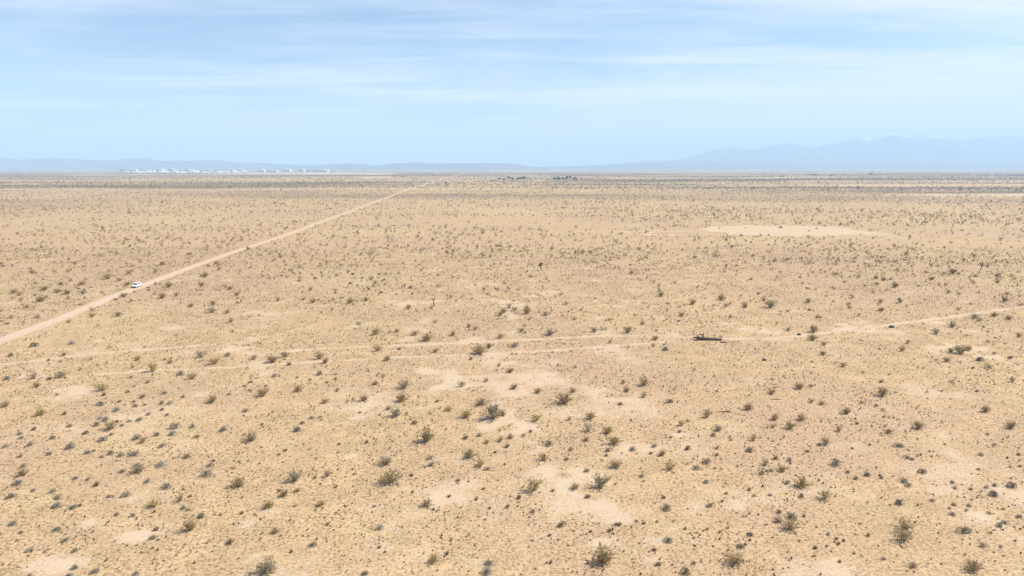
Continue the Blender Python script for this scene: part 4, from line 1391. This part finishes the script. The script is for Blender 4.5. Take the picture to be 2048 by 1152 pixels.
M_SHEDW = plain('grey_shed_wall', (0.30, 0.29, 0.30), vary=0.15, scale=0.4)
M_SHEDR = plain('blue_grey_roof', (0.24, 0.25, 0.30), vary=0.12, scale=0.4)
M_HANGW = plain('white_hangar_wall', (0.80, 0.80, 0.80), vary=0.05, scale=0.1)
M_HANGR = plain('white_hangar_roof', (0.84, 0.85, 0.86), vary=0.04, scale=0.1)
M_DOOR = plain('grey_door', (0.34, 0.36, 0.42), vary=0.1, scale=0.2)
M_DARKB = plain('dark_building', (0.10, 0.10, 0.14), vary=0.15, scale=0.2)


def building(name, px, py, w, h, label, cat, wall, roof, depth=0.6, bays=2, rz=0.0, group=None):
    X, Y, mpp = at(px, py)
    W_, H_ = w * mpp, h * mpp
    D_ = W_ * depth
    e = H_ * 0.66
    root = link(name, None, loc=(X, Y + D_ / 2, hz(X, Y)))
    root.rotation_euler = (0, 0, rz)
    mb = MB().box((0, 0, e / 2 - 0.5), (W_, D_, e + 1))
    mb.add([(-W_ / 2, -D_ / 2, e), (W_ / 2, -D_ / 2, e), (0, -D_ / 2, H_ - 0.3)], [(0, 1, 2)])
    mb.add([(-W_ / 2, D_ / 2, e), (W_ / 2, D_ / 2, e), (0, D_ / 2, H_ - 0.3)], [(2, 1, 0)])
    mb.build('wall', wall, root)
    ov = 0.03 * W_
    r_b = MB()
    for s in (-1, 1):
        p = [(s * (W_ / 2 + ov), -D_ / 2 - ov, e - 0.1), (0, -D_ / 2 - ov, H_), (0, D_ / 2 + ov, H_), (s * (W_ / 2 + ov), D_ / 2 + ov, e - 0.1)]
        q = [(a, b, c + 0.3) for a, b, c in p]
        r_b.add(p + q, [(3, 2, 1, 0), (4, 5, 6, 7), (0, 1, 5, 4), (1, 2, 6, 5), (2, 3, 7, 6), (3, 0, 4, 7)])
    r_b.build('roof', roof, root)
    for k in range(bays):
        xx = (k + 0.5) / bays * W_ * 0.86 - W_ * 0.43
        MB().box((xx, -D_ / 2 - 0.06, e * 0.36), (W_ * 0.6 / bays, 0.12, e * 0.72)).build('door', M_DOOR, root)
    return tag(root, label, cat, group)


building('shed', 988, 361.6, 18, 1.8, 'long low blue grey shed at the left end of the homestead', 'shed', M_SHEDW, M_SHEDR, 0.3, 4)
building('shed', 1178, 358.5, 20, 1.2, 'long low dark shed behind the right end of the homestead trees', 'shed', M_DARKB, M_DARKB, 0.25, 4)
building('house', 1132, 361.3, 4.5, 2.6, 'small pale house between the right homestead trees', 'house', M_HANGW, M_SHEDR, 0.8, 1)
building('warehouse', 1989, 350.8, 9, 2.6, 'white warehouse on the far plain near the right edge', 'warehouse', M_HANGW, M_HANGR)
building('warehouse', 1962, 350.5, 34, 1.2, 'long low pale warehouse left of the white one near the right edge', 'warehouse', M_SHEDW, M_HANGR, 0.2, 6)
building('warehouse', 2038, 352, 26, 2.4, 'long dark warehouse on the far plain cut by the right edge', 'warehouse', M_DARKB, M_DARKB, 0.3, 4)
building('warehouse', 861, 345.6, 7, 2.0, 'white far warehouse left of the end of the dirt road', 'warehouse', M_HANGW, M_HANGR)
building('warehouse', 845, 344.2, 34, 1.0, 'long low white far warehouse behind, left of the road end', 'warehouse', M_HANGW, M_HANGR, 0.2, 6)
building('warehouse', 804, 346, 12, 1.0, 'low white far building farthest left of the road end', 'warehouse', M_HANGW, M_HANGR, 0.3, 3)
building('house', 920, 344.6, 3, 2.2, 'small white building at the very end of the dirt road', 'house', M_HANGW, M_HANGR, 0.8, 1)

HANG = [(268, 342, 9, 3.2), (290, 342.4, 6, 3.2), (320, 342, 13, 3.8), (343, 342, 12, 3.8), (374, 342.6, 20, 3.6), (417, 342.8, 11, 3.4), (456, 343, 22, 2.6), (480, 343.2, 14, 3.6), (522, 344.2, 12, 4.4), (543, 344, 20, 3.2), (572, 343, 16, 5.0), (602, 343, 11, 5.0), (616, 342.8, 7, 2.8), (640, 343.4, 28, 4.2), (668, 343.3, 10, 3.0)]
for i, (a, b, w, h) in enumerate(HANG):
    dk = i == 12
    building('hangar', a, b, w * 1.1, h * 1.2, f'{"dark blue" if dk else "white"} airfield hangar, {ORD[i]} from the left in the far row', 'hangar', M_DARKB if dk else M_HANGW, M_DARKB if dk else M_HANGR, 0.5, 3, group='far airfield hangars')

# ------------------------------------------------------------------ stored airliners
M_AIR = plain('airliner_white', (0.84, 0.85, 0.86), rough=0.4, spec=0.4, vary=0.03, scale=0.2)
M_TAILS = [plain('white_fin', (0.80, 0.80, 0.82), vary=0.05), plain('blue_fin', (0.07, 0.09, 0.28), vary=0.1), plain('grey_fin', (0.30, 0.30, 0.36), vary=0.1), plain('red_fin', (0.35, 0.05, 0.05), vary=0.1)]
M_ENG = plain('engine_grey', (0.42, 0.43, 0.46), rough=0.4, metal=0.4, vary=0.1)


def airliner(fin):
    root = link('airliner', None)
    MB().tube([(-29, 0, 6.6), (-22, 0, 6.0), (-12, 0, 5.3), (18, 0, 5.2), (25, 0, 5.1), (28.5, 0, 4.7), (30, 0, 4.4)], [0.4, 1.6, 2.8, 2.9, 2.5, 1.4, 0.3], 12).build('fuselage', M_AIR, root, smooth=True)

    def slab(name, pts, mat, th=0.5, axis=2, par=root):
        lo = [tuple(p[i] - (th / 2 if i == axis else 0) for i in range(3)) for p in pts]
        hi = [tuple(p[i] + (th / 2 if i == axis else 0) for i in range(3)) for p in pts]
        return MB().add(lo + hi, [(3, 2, 1, 0), (4, 5, 6, 7), (0, 1, 5, 4), (1, 2, 6, 5), (2, 3, 7, 6), (3, 0, 4, 7)]).build(name, mat, par)

    for s in (-1, 1):
        slab('wing', [(6, s * 2, 4.2), (-5, s * 27, 6.2), (-8, s * 27, 6.2), (-6, s * 2, 4.2)], M_AIR)
        slab('tailplane', [(-22, s * 1, 6.5), (-27, s * 10, 7.2), (-29.5, s * 10, 7.2), (-28, s * 1, 6.5)], M_AIR, 0.35)
        MB().tube([(6.5, s * 9.5, 2.9), (4, s * 9.5, 2.9), (0.5, s * 9.5, 3.1)], [1.35, 1.5, 0.9], 10).build('engine', M_ENG, root, smooth=True)
        MB().box((-2, s * 4, 1.8), (0.6, 0.6, 3.6)).build('main_gear', M_BLACK, root)
    MB().box((22, 0, 1.6), (0.5, 0.5, 3.4)).build('nose_gear', M_BLACK, root)
    slab('tail_fin', [(-19, 0, 7.2), (-26, 0, 17), (-30, 0, 17), (-28, 0, 7)], fin, 0.5, 1)
    return root


protos = [airliner(m) for m in M_TAILS]
used = [False] * 4
row = []
for i in range(24):
    row.append((254 + i * 10.6 + prng.uniform(-2, 2), 346.3 + 0.025 * i + prng.uniform(-0.35, 0.35)))
row += [(277, 344.1), (302, 344), (318, 344.4), (333, 344.2), (348, 344.4), (360, 344.1), (392, 344.3), (410, 344.7), (431, 344.3), (466, 344.8)]
for i, (a, b) in enumerate(row):
    q = prng.choice([0, 0, 0, 1, 2, 3])
    o = copy_tree(protos[q]) if used[q] else protos[q]
    used[q] = True
    X, Y, mpp = at(a, b)
    o.location = (X, Y, hz(X, Y))
    o.rotation_euler = (0, 0, prng.choice([0.5, 0.7, 2.4, 2.6, 0.6]) + prng.uniform(-0.15, 0.15))
    sc_ = prng.uniform(0.95, 1.3)
    o.scale = (sc_, sc_, sc_)
    tag(o, f'white parked airliner, {ORD[i]} from the left in the far front row' if i < 24 else f'white parked airliner behind the front row, {ORD[i - 24]} from the left there', 'airliner', 'stored airliners on the far airfield')
for q in range(4):
    if not used[q]:
        for ch in list(protos[q].children):
            bpy.data.objects.remove(ch)
        bpy.data.objects.remove(protos[q])

M_TANK = plain('dusky_tower', (0.17, 0.14, 0.17), vary=0.2, scale=0.3)
for i, (a, w, h) in enumerate(((240.5, 2.4, 4.6), (244.6, 2.4, 5.6), (248, 2.2, 5.4), (252.2, 1.8, 6.8))):
    X, Y, mpp = at(a, 344)
    W_, H_ = w * mpp, h * mpp
    root = link('storage_tower', None, loc=(X, Y, hz(X, Y)))
    MB().tube([(0, 0, -1), (0, 0, H_ * 0.82)], [W_ * 0.42, W_ * 0.42], 12).build('shaft', M_TANK, root, smooth=False)
    MB().tube([(0, 0, H_ * 0.82), (0, 0, H_ * 0.95), (0, 0, H_)], [W_ * 0.5, W_ * 0.4, W_ * 0.1], 12).build('cap', M_TANK, root)
    for s in (-1, 1):
        MB().tube([(s * W_ * 0.52, 0, -1), (s * W_ * 0.52, 0, H_ * 0.85)], [W_ * 0.05, W_ * 0.05], 5).build('pipe', M_TANK, root)
    tag(root, f'dusky storage tower, {ORD[i]} from the left, at the left end of the far airfield', 'tower', 'far storage towers')
